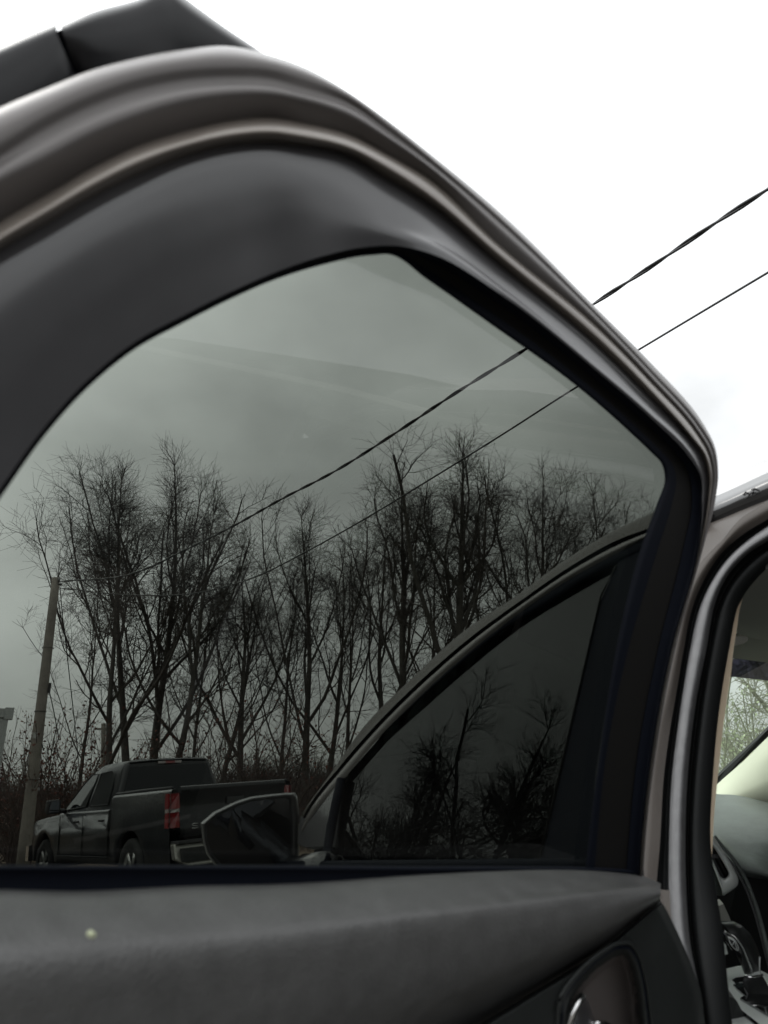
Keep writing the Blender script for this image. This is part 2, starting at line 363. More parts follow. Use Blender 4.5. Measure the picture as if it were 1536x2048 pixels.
# pull lever
lev_o = [(1128,2110),(1131,2050),(1137,2030),(1148,2008),(1165,1988)]
lev_i = [(1141,2110),(1147,2050),(1152,2031),(1160,2011),(1169,1990)]
lev_e = [(1215,2110),(1195,2055),(1187,2035),(1179,2010),(1170,1992)]
rl = rows_on(DOOR, [lev_o, [(a[0]*.6+b[0]*.4, a[1]*.6+b[1]*.4) for a, b in zip(lev_o, lev_i)], lev_i], [.014, .028, .037], 8)
v, f = loft_rows(rl, 2); cpart('handle_lever_edge', v, f, mat('lever_silver', (.95, .96, .93), .22, metal=.55), door)
cpart('handle_lever_rim', *tube([DOOR(x+5, y+1, h) for x, y, h in [(1128,2110,.030),(1131,2050,.033),(1137,2030,.0345),(1148,2008,.0355),(1160,1991,.035)]], .0026, 12), 'chrome', door)
rl = rows_on(DOOR, [lev_i, lev_e, lev_e], [.0370, .018, .004], 8)
v, f = loft_rows(rl, 2); cpart('handle_lever', v, f, 'plastic', door)
cpart('handle_lever_tip', *tube([DOOR(1190, 2047, .020), DOOR(1210, 2048, .019), DOOR(1230, 2056, .017)], .0022, 8), 'chrome', door)
# outer skin: below the belt, and the two gloss panels behind the upper rear corner
sk = [(x, 1745) for x in (-320, 0, 400, 800, 1150, 1280)]
rows = rows_on(DOOR, [sk, sk, [(x*1.0, 2300) for x, _ in sk], [(x, 3400) for x, _ in sk]], [-.03, -.060, -.085, -.080], 4)
v, f = loft_rows(rows, 2); cpart('outer_skin', v, f, 'paint', door)
ys_ = [372, 420, 500, 600, 700, 850, 1000, 1180, 1340, 1500, 1700, 1781, 1900, 2100, 2400, 2900, 3400]
xs_ = [-250]*9+[-262, -285, -300, -302, -302, -302, -302, -302]
cap = [np.array([DOOR(x+.5, y, h) for x, y in zip(xs_, ys_)]) for h in (-.085, -.05, -.018)]+[np.array([DOOR(x+.5, y, -.008 if y < 1750 else .010) for x, y in zip(xs_, ys_)]), np.array([DOOR(x+8, y, -.012 if y < 1750 else .012) for x, y in zip(xs_, ys_)])]
v, f = loft_rows(cap, 2); cpart('rear_edge', v, f, 'flange', door)
inn = [np.array([DOOR(x, y, -.030) for y in (1330, 1500, 1700, 1790)]) for x in (-250, -200, -150)]
v, f = loft_rows(inn, 1); cpart('rear_corner_trim', v, f, 'plastic', door)
def gpanel(outer, inner, name, ridge=None):
    rows = rows_on(DOOR, [outer, outer, ridge or outer, inner], [-.075, -.064, -.055, -.066], 6)
    v, f = loft_rows(rows, 2); return cpart(name, v, f, M['quarter'], door)
gpanel([(-260,208),(0,93),(60,68),(100,53),(119,46)], [(-180,480),(60,330),(120,260),(150,200),(152,150)], 'outer_quarter_trim', [(-250,225),(2,112),(62,86),(98,71),(113,66)])
gpanel([(121,52),(180,26),(273,0),(342,-24),(372,-2),(440,48),(529,109),(570,140)], [(146,128),(200,190),(300,200),(340,180),(390,180),(440,180),(500,180),(540,190)], 'outer_quarter_trim',
       [(126,68),(183,45),(275,17),(340,-4),(362,14),(425,60),(508,118),(548,150)])
cpart('quarter_backing', *prism([DOOR(x, y, -.068) for x, y in [(60,85),(112,62),(165,45),(190,160),(150,210),(90,210)]], -DOOR.n*.003), 'rubber', door, smooth=False)

# ================================================================ CAR SIDE, OPENING AND PILLAR
rr = -cf
def rear_tail(zs):      # continue a contour towards the rear of the car, away beyond the frame
    return [rr*a+np.array([0, 0, z]) for a, z in zip((.12, .30, .55, .80, .95, 1.0), zs)]
arch = (.012, .010, -.02, -.10, -.30, -.75)
tl = [(1536,1052),(1491,1084),(1452,1121),(1424,1162),(1403,1205),(1391,1244),(1381,1293),(1363,1400),(1354,1465),(1344,1549),(1338,1685),(1338,1788),(1345,1880),(1362,1985),(1385,2200)]
trr = [(1536,1082),(1501,1104),(1462,1143),(1442,1176),(1428,1215),(1421,1250),(1414,1293),(1393,1400),(1384,1465),(1376,1549),(1371,1685),(1373,1788),(1380,1880),(1400,1985),(1425,2200)]
gg = [(1536,1098),(1505,1122),(1470,1160),(1452,1190),(1438,1225),(1430,1260),(1422,1300),(1405,1400),(1397,1465),(1388,1549),(1381,1685),(1383,1788),(1388,1860),(1406,1985),(1430,2200)]
bk = [(1536,1133),(1510,1160),(1487,1190),(1480,1203),(1475,1213),(1468,1240),(1458,1293),(1440,1400),(1432,1465),(1425,1549),(1420,1685),(1432,1788),(1441,1845),(1456,1985),(1480,2200)]
fo = [(1536,1003),(1478,1040),(1445,1080),(1420,1104),(1398,1130),(1375,1180),(1350,1270),(1318,1400),(1298,1465),(1283,1549),(1265,1685),(1262,1788),(1265,1880),(1270,1985),(1280,2200)]
fm = [(1536,1038),(1484,1070),(1443,1107),(1414,1149),(1393,1192),(1380,1232),(1369,1290),(1350,1400),(1339,1465),(1328,1549),(1320,1685),(1312,1788),(1312,1869),(1320,1985),(1335,2200)]
def side(curves, hs, name, m, k=6, ac=3, tz=arch, **kw):
    v, f = loft_rows(rows_on(SIDE, curves, hs, k, rear_tail(tz)), ac); return cpart(name, v, f, m, **kw)
ft = [(a[0]*.5+b[0]*.5, a[1]*.5+b[1]*.5) for a, b in zip(fo, fm)]
bp = side([fo, ft, fm], [-.012, -.014, -.024], 'pillar_paint', 'paint')
bp['label'] = 'brown painted body flange beside the rear door opening'
side([fm, [(a[0]*.35+b[0]*.65, a[1]*.35+b[1]*.65) for a, b in zip(fm, tl)], tl], [-.024, -.040, -.034], 'seal_gap', 'dark')
tq = lambda u: [(a[0]*(1-u)+b[0]*u, a[1]*(1-u)+b[1]*u) for a, b in zip(tl, trr)]
wr = side([tl, tq(.12), tq(.35), tq(.62), tq(.88), trr], [-.034, -.022, -.012, -.013, -.024, -.038], 'weatherstrip', 'bulb')
wr['label'] = 'grey rubber seal tube round the rear door opening'
side([trr, [(a[0]*.5+b[0]*.5, a[1]*.5+b[1]*.5) for a, b in zip(trr, gg)], gg], [-.038, -.050, -.040], 'inner_gap', 'dark')
side([gg, [(a[0]*.85+b[0]*.15, a[1]*.85+b[1]*.15) for a, b in zip(gg, bk)], bk, bk], [-.040, -.034, -.060, -.075], 'pillar_gasket', 'dark')
# painted triangle, dark roof moulding, roof rail
P0 = [(1536,1000),(1480,1022),(1450,1035),(1417,1048),(1380,1065)]
P1 = [(1536,1003),(1478,1040),(1445,1080),(1398,1130),(1350,1200)]
Pm = [(1536,1001),(1482,1030),(1450,1056),(1408,1090),(1366,1130)]
fl_t = (.012, .02, .0, -.05, -.15, -.4)
side([P0, P0, Pm, P1], [-.040, -.030, -.018, -.012], 'roof_flange', 'paint', tz=fl_t)
PA = [(1536,917),(1486,936),(1462,946),(1438,957),(1380,985)]
PB = [(1536,945),(1486,968),(1462,979),(1432,992),(1380,1015)]
side([PB, [(a[0]*.5+b[0]*.5, a[1]*.5+b[1]*.5) for a, b in zip(PB, P0)], P0], [-.032, -.024, -.038], 'roof_moulding', 'gloss', tz=fl_t)
pr = side([PA, [(a[0]*.5+b[0]*.5, a[1]*.5+b[1]*.5) for a, b in zip(PA, PB)], PB], [-.080, -.052, -.032], 'roof_edge', mat('roof_edge_sky_sheen', (.42, .41, .40), .3, metal=.3, coat=1.), tz=fl_t)  # pale base colour holds the sky reflected along the roof edge
# small moulded mark on the roof moulding (three strokes)
strokes = [((1486,990),(1492,984),(1496,988)),((1496,994),(1502,986),(1508,984)),((1490,998),(1500,993),(1512,990)),((1503,980),(1510,977),(1515,981))]
tb = [tube([SIDE(x, y, -.022) for x, y in s], .0012, 5) for s in strokes]
cpart('moulded_mark', *merge(*tb), M['channel'])
# beige inner pillar trim
br = [(1487,1191),(1481,1211),(1473,1264),(1468,1293),(1462,1348),(1454,1400),(1445,1465),(1437,1541),(1428,1634),(1424,1707),(1418,1760)]
blf = [(1470,1191),(1455,1211),(1450,1264),(1440,1293),(1430,1348),(1425,1400),(1415,1465),(1405,1541),(1395,1634),(1390,1700),(1388,1760)]
v, f = loft_rows(rows_on(SIDE, [blf, br, br], [-.085, -.085, -.16], 5), 1)
cpart('pillar_trim', v, f, 'beige')

# ---- cabin as real walls (car frame: a forward, b inward, z up; origin at the hinge on the belt line)
def cw(a, b, z): return HG+cf*a+ci*b+np.array([0, 0, z])
def cprism(pts, off): return prism([cw(*p) for p in pts], cf*off[0]+ci*off[1]+np.array([0, 0, off[2]]))
RZ = .46                      # headliner height above belt
v, f = merge(cprism([(-1.85, .20, RZ-.03), (-.9, .17, RZ), (.60, .20, RZ), (.62, .45, RZ+.005), (.62, 1.25, RZ+.005), (.60, 1.42, RZ), (-.9, 1.5, RZ), (-1.85, 1.4, RZ-.03)], (0, 0, .012)))
cpart('headliner', v, f, 'liner', smooth=False)
eA = [(-1.95, .42), (-1.5, .49), (-.8, .535), (.05, .540), (.33, .535), (.60, .474)]
roof_rows = []
for b, dz, k in ((.215, 0, 0), (.32, .022, 1), (.5, .034, 1), (.8, .040, 1), (1.1, .034, 1), (1.3, .022, 1), (1.42, 0, 0)):
    roof_rows.append(np.array([cw(a, b, z+dz*(.5 if a > .5 else 1)) for a, z in eA]))
v, f = loft_rows(roof_rows, 3); cpart('roof', v, f, 'paint')
# far side: door with window opening
def wallbox(a0, a1, z0, z1, b=1.62, t=.06): return cprism([(a0, b, z0), (a1, b, z0), (a1, b, z1), (a0, b, z1)], (0, t, 0))
v, f = merge(wallbox(-1.4, 1.9, -.75, -.02), wallbox(-1.9, .6, RZ-.06, RZ+.04, 1.44), wallbox(-1.95, -1.38, -.75, RZ, 1.5), wallbox(-.14, -.02, -.02, RZ, 1.60), wallbox(-1.4, -.95, -.02, RZ, 1.60))
cpart('far_side', v, f, M['seat'], smooth=False)
v, f = merge(cprism([(-.93, 1.62, -.02), (-.16, 1.62, -.02), (-.16, 1.50, RZ-.055), (-.93, 1.50, RZ-.055)], (0, .004, 0)))
cpart('far_window', v, f, 'tint_front', smooth=False, recalc=True)
v, f = merge(cprism([(.0, 1.62, -.02), (.95, 1.62, -.02), (.45, 1.50, RZ-.055), (-.03, 1.50, RZ-.055)], (0, .004, 0)))
cpart('far_window', v, f, 'tint_front', smooth=False, recalc=True)
# rear wall and bench
v, f = merge(cprism([(-1.25, .1, -.7), (-1.25, 1.6, -.7), (-1.25, 1.6, .05), (-1.25, .1, .05)], (-.05, 0, 0)))
cpart('cargo_wall', v, f, 'seat', smooth=False)
v, f = cprism([(-.95, .2, -.35), (-.40, .2, -.32), (-.35, .2, -.50), (-.95, .2, -.55)], (0, 1.3, 0)); s1 = (v, f)
v, f = cprism([(-.95, .2, -.40), (-1.15, .2, .22), (-1.05, .2, .25), (-.82, .2, -.35)], (0, 1.3, 0))
bench = cpart('rear_bench', *merge(s1, (v, f)), 'seat', smooth=False); bevel(bench, .03, 3)
v, f = cprism([(-1.3, .1, -.78), (1.6, .1, -.78), (1.6, 1.62, -.78), (-1.3, 1.62, -.78)], (0, 0, .03))
cpart('cabin_floor', v, f, 'blackin', smooth=False)

# ---- what shows through the opening: windshield, pillar, dashboard, selector
def quadp(name, pts, m, off, **k):
    v, f = prism([at(x, y, d) for x, y, d in pts], off); return cpart(name, v, f, m, smooth=False, recalc=True, **k)
v, f = cprism([(.745, .22, .392), (.745, 1.60, .392), (1.36, 1.50, .03), (1.36, .10, .03)], (.004, 0, .004)); cpart('windshield', v, f, 'clear', smooth=False, recalc=True)
v, f = cprism([(.56, .22, .470), (.56, 1.62, .470), (.68, 1.62, .428), (.68, .22, .428)], (.006, 0, .008)); cpart('header_trim', v, f, 'liner', smooth=False)
v, f = cprism([(.68, .24, .428), (.68, 1.60, .428), (.745, 1.60, .392), (.745, .22, .392)], (.004, 0, .004)); cpart('shade_band', v, f, 'shade', smooth=False, recalc=True)
v, f = merge(cprism([(-.98, .10, -.05), (-1.95, .10, -.05), (-1.95, .22, .42), (-1.0, .20, .50)], (0, .03, 0)), cprism([(-1.95, .1, -.75), (-1.95, 1.6, -.75), (-1.95, 1.4, .42), (-1.95, .22, .42)], (-.03, 0, 0)))
cpart('rear_quarter_upper', v, f, 'blackin', smooth=False)
v, f = cprism([(.72, .10, -.04), (1.35, .10, .015), (1.35, 1.0, .015), (.72, 1.0, -.04)], (0, 0, -.30)); cpart('dashboard_driver_side', v, f, 'blackin', smooth=False)
v, f = cprism([(-.96, .155, .40), (-.96, .215, .50), (.0, .225, .50), (.0, .165, .40)], (0, 0, .0)); v2 = cprism([(-.97, .160, .395), (-.97, .30, .458), (.02, .30, .458), (.02, .172, .395)], (0, .004, .012))
cpart('roof_rail_trim', *v2, 'seat', smooth=False)
swc = np.array([.60, .40, -.02]); th_ = np.linspace(0, 2*math.pi, 41)
cpart('steering_wheel', *merge(tube([cw(*(swc+np.array([.08*math.sin(t)*-1, .185*math.cos(t), .168*math.sin(t)]))) for t in th_], .014, 8), tube([cw(*swc), cw(.74, .40, -.10)], .05, 10), tube([cw(.60, .22, -.02), cw(.60, .58, -.02)], .018, 6)), 'leather')
quadp('windshield_edge', [(1425,1564,2.30),(1450,1540,2.29),(1536,1459,2.23),(1620,1380,2.17),(1620,1400,2.17),(1536,1473,2.23),(1450,1556,2.29),(1425,1580,2.30)], 'blackin', FF*.012)
A0 = [(1400,1604,2.26),(1437,1566,2.26),(1487,1522,2.22),(1536,1474,2.19),(1640,1378,2.10)]
A1 = [(1400,1625,2.20),(1437,1592,2.20),(1487,1555,2.17),(1536,1515,2.13),(1640,1440,2.04)]
A2 = [(1400,1650,2.19),(1437,1610,2.17),(1487,1590,2.14),(1536,1570,2.10),(1640,1530,2.0)]
A3 = [(1400,1700,2.24),(1437,1680,2.24),(1487,1680,2.2),(1536,1680,2.18),(1640,1680,2.1)]
v, f = loft_rows([np.array([at(*p) for p in catmull(A, 5)]) for A in (A0, A1, A2, A3)], 4)
cpart('far_pillar_trim', v, f, 'cream')
# header above the shade band and the visor pivot
vs = cpart('visor_clip', *prism([at(x, y, 1.80) for x, y in [(1462,1272),(1494,1272),(1498,1276),(1497,1283),(1488,1288),(1462,1294)]], FF*.03), mat('visor_plastic', (.92, .92, .86), .5), smooth=False); bevel(vs, .004, 2)
# dashboard top
D = [[(1380,1580,2.15),(1432,1588,2.15),(1470,1590,2.12),(1536,1605,2.05),(1660,1630,1.95)],
     [(1380,1620,1.98),(1432,1625,1.98),(1480,1632,1.94),(1536,1645,1.88),(1660,1670,1.8)],
     [(1380,1665,1.82),(1428,1668,1.82),(1470,1690,1.78),(1536,1715,1.73),(1660,1760,1.66)],
     [(1380,1690,1.76),(1434,1692,1.75),(1470,1728,1.71),(1536,1747,1.69),(1660,1800,1.62)],
     [(1380,1715,1.76),(1450,1715,1.76),(1490,1752,1.74),(1536,1760,1.75),(1660,1820,1.70)]]
v, f = loft_rows([np.array([at(*p) for p in catmull(A, 5)]) for A in D], 5)
db = cpart('dashboard', v, f, 'dash'); db['label'] = 'grey dashboard with light glancing off its grained top'
quadp('dashboard_front', [(1360,1700,1.80),(1480,1738,1.78),(1560,1752,1.80),(1680,1800,1.80),(1700,2200,1.65),(1380,2200,1.70)], 'blackin', FF*.04)
rib = [(1428,1672,1.66),(1442,1690,1.66),(1465,1716,1.655),(1488,1752,1.65),(1510,1806,1.64),(1526,1860,1.63),(1537,1905,1.62),(1560,1990,1.60)]
rb = [at(*p) for p in catmull(rib, 6)]
cpart('dash_edge', *tube(rb, .0042, 8), 'dash', parent=db)
rib2 = [(x-5, y+7, d-.004) for x, y, d in rib]
cpart('dash_edge', *tube([at(*p) for p in catmull(rib2, 6)], .0028, 8), 'plastic', parent=db)
# air vent in its silver bezel
bo = [(1400,1640),(1412,1655),(1430.5,1680),(1448.5,1707),(1464.7,1734),(1473,1750),(1476,1759),(1474,1770),(1462,1780),(1445,1791),(1443,1777),(1434,1752),(1425,1728),(1412,1700),(1400,1680)]
vi = [(1412,1676),(1427,1694),(1436,1706),(1448.5,1728.5),(1456,1743),(1457,1750),(1453,1756),(1446,1758),(1440,1753),(1432,1735),(1422,1715),(1412,1700)]
def resamp(P, k):
    P = np.array(P+[P[0]], float); s = np.r_[0, np.cumsum(np.linalg.norm(np.diff(P, axis=0), axis=1))]
    t = np.linspace(0, s[-1], k, endpoint=False); return np.stack([np.interp(t, s, P[:, 0]), np.interp(t, s, P[:, 1])], 1)
bo2, vi2 = resamp(bo, 60), resamp(vi, 60)
i0 = np.argmin(np.linalg.norm(bo2-[1400, 1640], axis=1)); j0 = np.argmin(np.linalg.norm(vi2-[1412, 1676], axis=1))
bo2 = np.roll(bo2, -i0, 0); vi2 = np.roll(vi2, -j0, 0)
mid = bo2*.6+vi2*.4
ringrows = []
for P, d in ((bo2, 1.66), (bo2, 1.628), (mid, 1.620), (vi2*.92+bo2*.08, 1.622), (vi2, 1.634), (vi2, 1.68)):
    P = np.vstack([P, P[:1]]); ringrows.append(np.array([at(x, y, d) for x, y in P]))
v, f = loft_rows(ringrows, 2)
vent = cpart('air_vent', v, f, 'silver'); vent['label'] = 'slim dashboard air vent in a silver bezel'
cpart('vent_back', *prism([at(x, y, 1.675) for x, y in vi2[::3]], FF*.01), 'blackin', parent=vent, smooth=False)
for (x0, y0, x1, y1) in ((1408,1668,1453,1748), (1402,1672,1447,1755), (1398,1678,1440,1752)):
    cpart('vent_slat', *tube([at(x0, y0, 1.648), at(x1, y1, 1.648)], .0022, 6), 'plastic', parent=vent)
cpart('vent_tab', *boxg(at(1431, 1712, 1.642), (.016, .010, .008)), 'plastic', parent=vent, smooth=False)
quadp('dash_side', [(1424,1728,1.66),(1436,1756,1.66),(1443,1778,1.66),(1445,1792,1.66),(1425,1790,1.66),(1405,1730,1.66)], M['dash'], FF*.02)
quadp('knee_trim', [(1436,1812,1.60),(1447,1808,1.60),(1457,1830,1.60),(1462,1842,1.60),(1440,1842,1.60)], M['liner'], FF*.02)
quadp('console_side', [(1440,1880,1.50),(1452,1890,1.50),(1456,1908,1.50),(1440,1912,1.50)], M['silver'], FF*.02)
# centre console
def hz(px, py, z):
    r = ray(px, py); return C0+r*((HG[2]+z-CAMZ)/r[2])
def flat(name, pts, m, z, th=.004, **k):
    v, f = prism([hz(x, y, z) for x, y in pts], (0, 0, -th)); return cpart(name, v, f, m, smooth=False, recalc=True, **k)
con = flat('centre_console', [(1440,1940),(1475,1932),(1500,1930),(1540,1950),(1640,2010),(1640,2200),(1500,2110),(1440,2010)], 'silver', -.245, .16)
con['label'] = 'silver centre console around the gear selector'
flat('console_groove', [(1450,1999),(1478,2016),(1515,2045),(1565,2088),(1565,2094),(1512,2050),(1476,2021),(1450,2004)], 'gloss', -.243, .002, parent=con)
flat('selector_panel', [(1466,1969),(1487,1962),(1560,2004),(1560,2030),(1500,2000),(1472,1976)], 'gloss', -.242, .003, parent=con)
flat('selector_scale', [(1480,1996),(1488,1991),(1560,2032),(1560,2042),(1520,2020)], 'gloss', -.2415, .003, parent=con)
flat('console_switch', [(1464,1960),(1472,1955),(1489,1953),(1489,1963),(1470,1966)], 'chrome', -.238, .004, parent=con)
quadp('seat_bolster', [(1448,1990,1.22),(1466,1996,1.22),(1474,2003,1.22),(1482,2018,1.22),(1489,2032,1.22),(1490,2200,1.15),(1430,2200,1.15)], 'leather', FF*.05)
for (x, y, ch) in ((1487, 1993, 'P'), (1513, 2009, 'R')):
    for s in ({'P': [((-2,3),(-1,-4)),((-1,-4),(3,-3)),((3,-3),(-1.5,0))], 'R': [((-2,3),(-1,-4)),((-1,-4),(3,-3)),((3,-3),(-1.5,0)),((-1.5,0),(3,4))]})[ch]:
        cpart('selector_mark', *tube([at(x+a, y+b, 1.352) for a, b in s], .0005, 4), 'silver', parent=con)
# gear selector
kn = [(1441,1843),(1465,1842),(1483,1850),(1501,1868),(1512,1888),(1521,1915),(1521,1946),(1506,1950),(1489,1949),(1480,1925),(1470,1905),(1452,1882),(1441,1862)]
KP = resamp(kn, 48)
ctr = np.array([1482., 1890.])
kr = []
for s, dd in ((1., 0), (.97, -.010), (.88, -.020), (.72, -.029), (.5, -.035), (.25, -.038), (.02, -.039)):
    P = ctr+(KP-ctr)*s; P = np.vstack([P, P[:1]]); kr.append(np.array([at(x, y, 1.40+dd) for x, y in P]))
krb = [np.array([at(x, y, 1.40+.03) for x, y in np.vstack([ctr+(KP-ctr)*.8, (ctr+(KP-ctr)*.8)[:1]])])]
v, f = loft_rows(krb+kr, 3)
gs = cpart('gear_selector', v, f, 'leather'); gs['label'] = 'black leather gear selector with bright trim and emblem'
cpart('selector_trim', *tube([at(*p) for p in catmull([(1449,1863,1.362),(1462,1868,1.362),(1474,1878,1.358),(1484,1892,1.358),(1492,1910,1.36),(1500,1930,1.364),(1505,1946,1.368)], 6)], .0016, 8), 'chrome', parent=gs)
cpart('selector_face', *prism([at(x, y, 1.362) for x, y in [(1450,1871),(1460,1869),(1472,1882),(1480,1897),(1484,1912),(1478,1914),(1466,1903),(1455,1887)]], FF*.01), 'gloss', parent=gs, smooth=False)
em = [(1456,1873),(1467,1878),(1475,1890),(1476,1901),(1470,1898),(1461,1887),(1456,1873)]
cpart('selector_emblem', *merge(tube([at(x, y, 1.3595) for x, y in catmull(em, 5)], .0006, 5), tube([at(1469, 1882, 1.359), at(1465, 1890, 1.359), at(1462, 1888, 1.359)], .0006, 5), tube([at(1469, 1882, 1.359), at(1474, 1899, 1.359)], .0006, 5), tube([at(1457, 1875, 1.359), at(1468, 1881, 1.359)], .0012, 6)), 'silver', parent=gs)
quadp('selector_neck', [(1500,1918,1.385),(1521,1915,1.385),(1519,1950,1.385),(1504,1950,1.385)], M['silver'], FF*.012, parent=gs)
cpart('selector_collar', *tube([at(*p) for p in [(1489,1951,1.375),(1498,1954,1.37),(1508,1954,1.37),(1518,1952,1.372),(1525,1950,1.376)]], .0022, 8), 'chrome', parent=gs)
bt = [[(1489,1952,1.375),(1498,1956,1.37),(1510,1956,1.37),(1525,1951,1.376)], [(1486,1968,1.35),(1500,1985,1.345),(1520,1995,1.34),(1545,1985,1.345)], [(1490,1985,1.345),(1505,2003,1.335),(1530,2022,1.33),(1570,2010,1.335)]]
v, f = loft_rows([np.array([at(*p) for p in catmull(A, 4)]) for A in bt], 4)
cpart('selector_boot', v, f, 'leather', parent=gs)

# ================================================================ FRONT DOOR, MIRROR (seen through the rear glass)
def zx(z, ox, oy, s): return lambda L: [(ox+a/s, oy+b/s) for a, b in L]
q = lambda L: [(580+a/1.995, 1000+b/1.995) for a, b in L]
r0 = q([(20,1290),(40,1260),(150,1110),(300,900),(500,700),(700,520),(900,385),(1100,240),(1300,120),(1430,60),(1640,-20)])
r1 = q([(40,1300),(60,1250),(200,1062),(340,900),(530,712),(730,540),(925,398),(1120,264),(1310,158),(1425,115),(1640,40)])
r2 = q([(44,1310),(66,1262),(210,1072),(352,910),(540,724),(740,552),(930,412),(1125,280),(1312,178),(1422,132),(1640,58)])
r3 = q([(50,1330),(75,1285),(235,1090),(375,928),(560,744),(755,575),(942,432),(1135,305),(1316,206),(1410,158),(1640,80)])
r4 = q([(80,1350),(110,1300),(200,1112),(300,1000),(450,860),(650,682),(850,522),(1050,402),(1200,308),(1300,258),(1640,120)])
cpart('roof_side_rail', *loft_rows(rows_on(SIDE, [r0, r0, [(a[0]*.5+b[0]*.5, a[1]*.5+b[1]*.5) for a, b in zip(r0, r1)], r1], [-.09, -.050, -.026, -.018], 6), 3), 'paint')
cpart('roof_side_gap', *loft_rows(rows_on(SIDE, [r1, r1, r2, r2], [-.018, -.032, -.032, -.014], 6), 1), 'dark')
cpart('front_door_frame', *loft_rows(rows_on(SIDE, [r2, [(a[0]*.5+b[0]*.5, a[1]*.5+b[1]*.5) for a, b in zip(r2, r3)], r3], [-.014, -.009, -.014], 6), 3), 'flange')
cpart('front_window_seal', *loft_rows(rows_on(SIDE, [r3, r4, r4], [-.014, -.019, -.028], 6), 2), 'rubber')
gpoly = q([(235,1090),(375,928),(560,744),(755,575),(942,432),(1135,305),(1316,220),(1250,400),(1130,900),(1010,1440),(500,1475),(120,1475),(165,1290)])
fw = cpart('front_window', *prism([SIDE(x, y, -.026) for x, y in gpoly], -SIDE.n*.004), 'tint_front', smooth=False, recalc=True)
fw['label'] = 'tinted front door glass with bare trees mirrored in it'
# sail panel and divider post
cpart('sail_panel', *prism([SIDE(x, y, -.012) for x, y in q([(40,1262),(75,1285),(215,1100),(195,1130),(170,1290),(160,1380),(60,1385),(30,1370)])], -SIDE.n*.02), 'plastic', smooth=False)
cpart('divider_post', *tube([SIDE(x, y, -.012) for x, y in q([(205,1112),(185,1200),(165,1300),(150,1400),(145,1480)])], .011, 8), 'rubber')
# pillar applique between the front window and the rear door
cpart('pillar_applique', *prism([SIDE(x, y, -.016) for x, y in q([(1330,200),(1240,400),(1120,900),(1000,1430),(1000,1480),(1300,1480),(1430,600),(1490,90)])], -SIDE.n*.03), 'rubber', smooth=False)
cpart('window_edge_bead', *tube([SIDE(x, y, -.014) for x, y in q([(1300,262),(1240,385),(1120,895),(1000,1420)])], .0016, 6), 'channel')
# belt moulding and door skin below
belt = [SIDE(x, 1731, -.006) for x in np.linspace(1225, 560, 12)]
cpart('belt_moulding', *tube(belt, .010, 8), 'rubber')
rows = []
for z, o in ((0, -.02), (-.06, -.005), (-.25, .01), (-.5, .01), (-.8, -.01)):
    rows.append(np.array([cw(a, 0, -.03+z-.45*max(0, a-1.2))-ci*o for a in (.12, .3, .6, .9, 1.25, 1.6, 2.0, 2.4)]))
v, f = loft_rows(rows, 3); cpart('front_door', v, f, 'paint')
# hood and nose (behind the mirror)
rows = []
for b in (-.03, .05, .4, .85, 1.3, 1.6, 1.68):
    e = 1-abs((b-.82)/.85)**4
    rows.append(np.array([cw(a, b, z*1.0-.13+.06*e) for a, z in ((1.33, -.06), (1.6, -.08), (2.0, -.12), (2.3, -.2), (2.45, -.35), (2.48, -.7))]))
v, f = loft_rows(rows, 3); cpart('hood', v, f, 'paint')
# side mirror housing and glass
mq = lambda L: [(a/2.327, 1380+b/2.327) for a, b in L]
mo = mq([(940,622),(1000,570),(1100,522),(1170,500),(1250,490),(1330,482),(1370,482),(1380,500),(1386,560),(1391,640),(1391,720),(1388,790),(1385,850),(1200,890),(1080,880),(1005,815),(965,760),(948,700)])
mi = mq([(960,628),(1012,584),(1105,540),(1172,518),(1252,508),(1325,502),(1350,504),(1356,515),(1360,570),(1364,640),(1364,720),(1362,790),(1358,835),(1200,870),(1090,860),(1020,800),(980,750),(964,700)])
MO, MI = resamp(mo, 72), resamp(mi, 72)
MO = np.roll(MO, -np.argmin(np.linalg.norm(MO-mo[0], axis=1)), 0); MI = np.roll(MI, -np.argmin(np.linalg.norm(MI-mi[0], axis=1)), 0)
mc = MO.mean(0); rows = []
MK = .72
def mat3(x, y, off): return at(x, y, 1.93+off+(x-505)/FPX*1.93*MK)
for P, d in ((mc+(MO-mc)*.30, .22), (mc+(MO-mc)*.75, .18), (mc+(MO-mc)*.95, .11), (MO, .05), (MO, 0.), (MO*.6+MI*.4, -.008), (MI, -.004), (MI, .010)):
    P = np.vstack([P, P[:1]]); rows.append(np.array([mat3(x, y, d) for x, y in P]))
v, f = loft_rows(rows, 2)
sm_ = cpart('side_mirror', v, f, 'plastic'); sm_['label'] = 'black side mirror of the brown car, its glass facing back'
cpart('mirror_glass', *prism([mat3(x, y, .003) for x, y in MI[::2]], FF*.004), 'mirror', parent=sm_, smooth=False)
sp = mq([(1082,560),(1095,548),(1122,545),(1124,660),(1110,680),(1066,688),(1062,640)])
spv = [mat3(x, y, .001) for x, y in sp]; spc = np.mean(spv, 0)-FF*.006
cpart('spotter_glass', spv+[spc], [(i, (i+1) % len(spv), len(spv)) for i in range(len(spv))], 'mirror', parent=sm_)
cpart('mirror_stalk', *tube([at(560, 1735, 2.02), at(600, 1740, 1.98), SIDE(650, 1735, -.01)], .035, 10), 'plastic', parent=sm_)
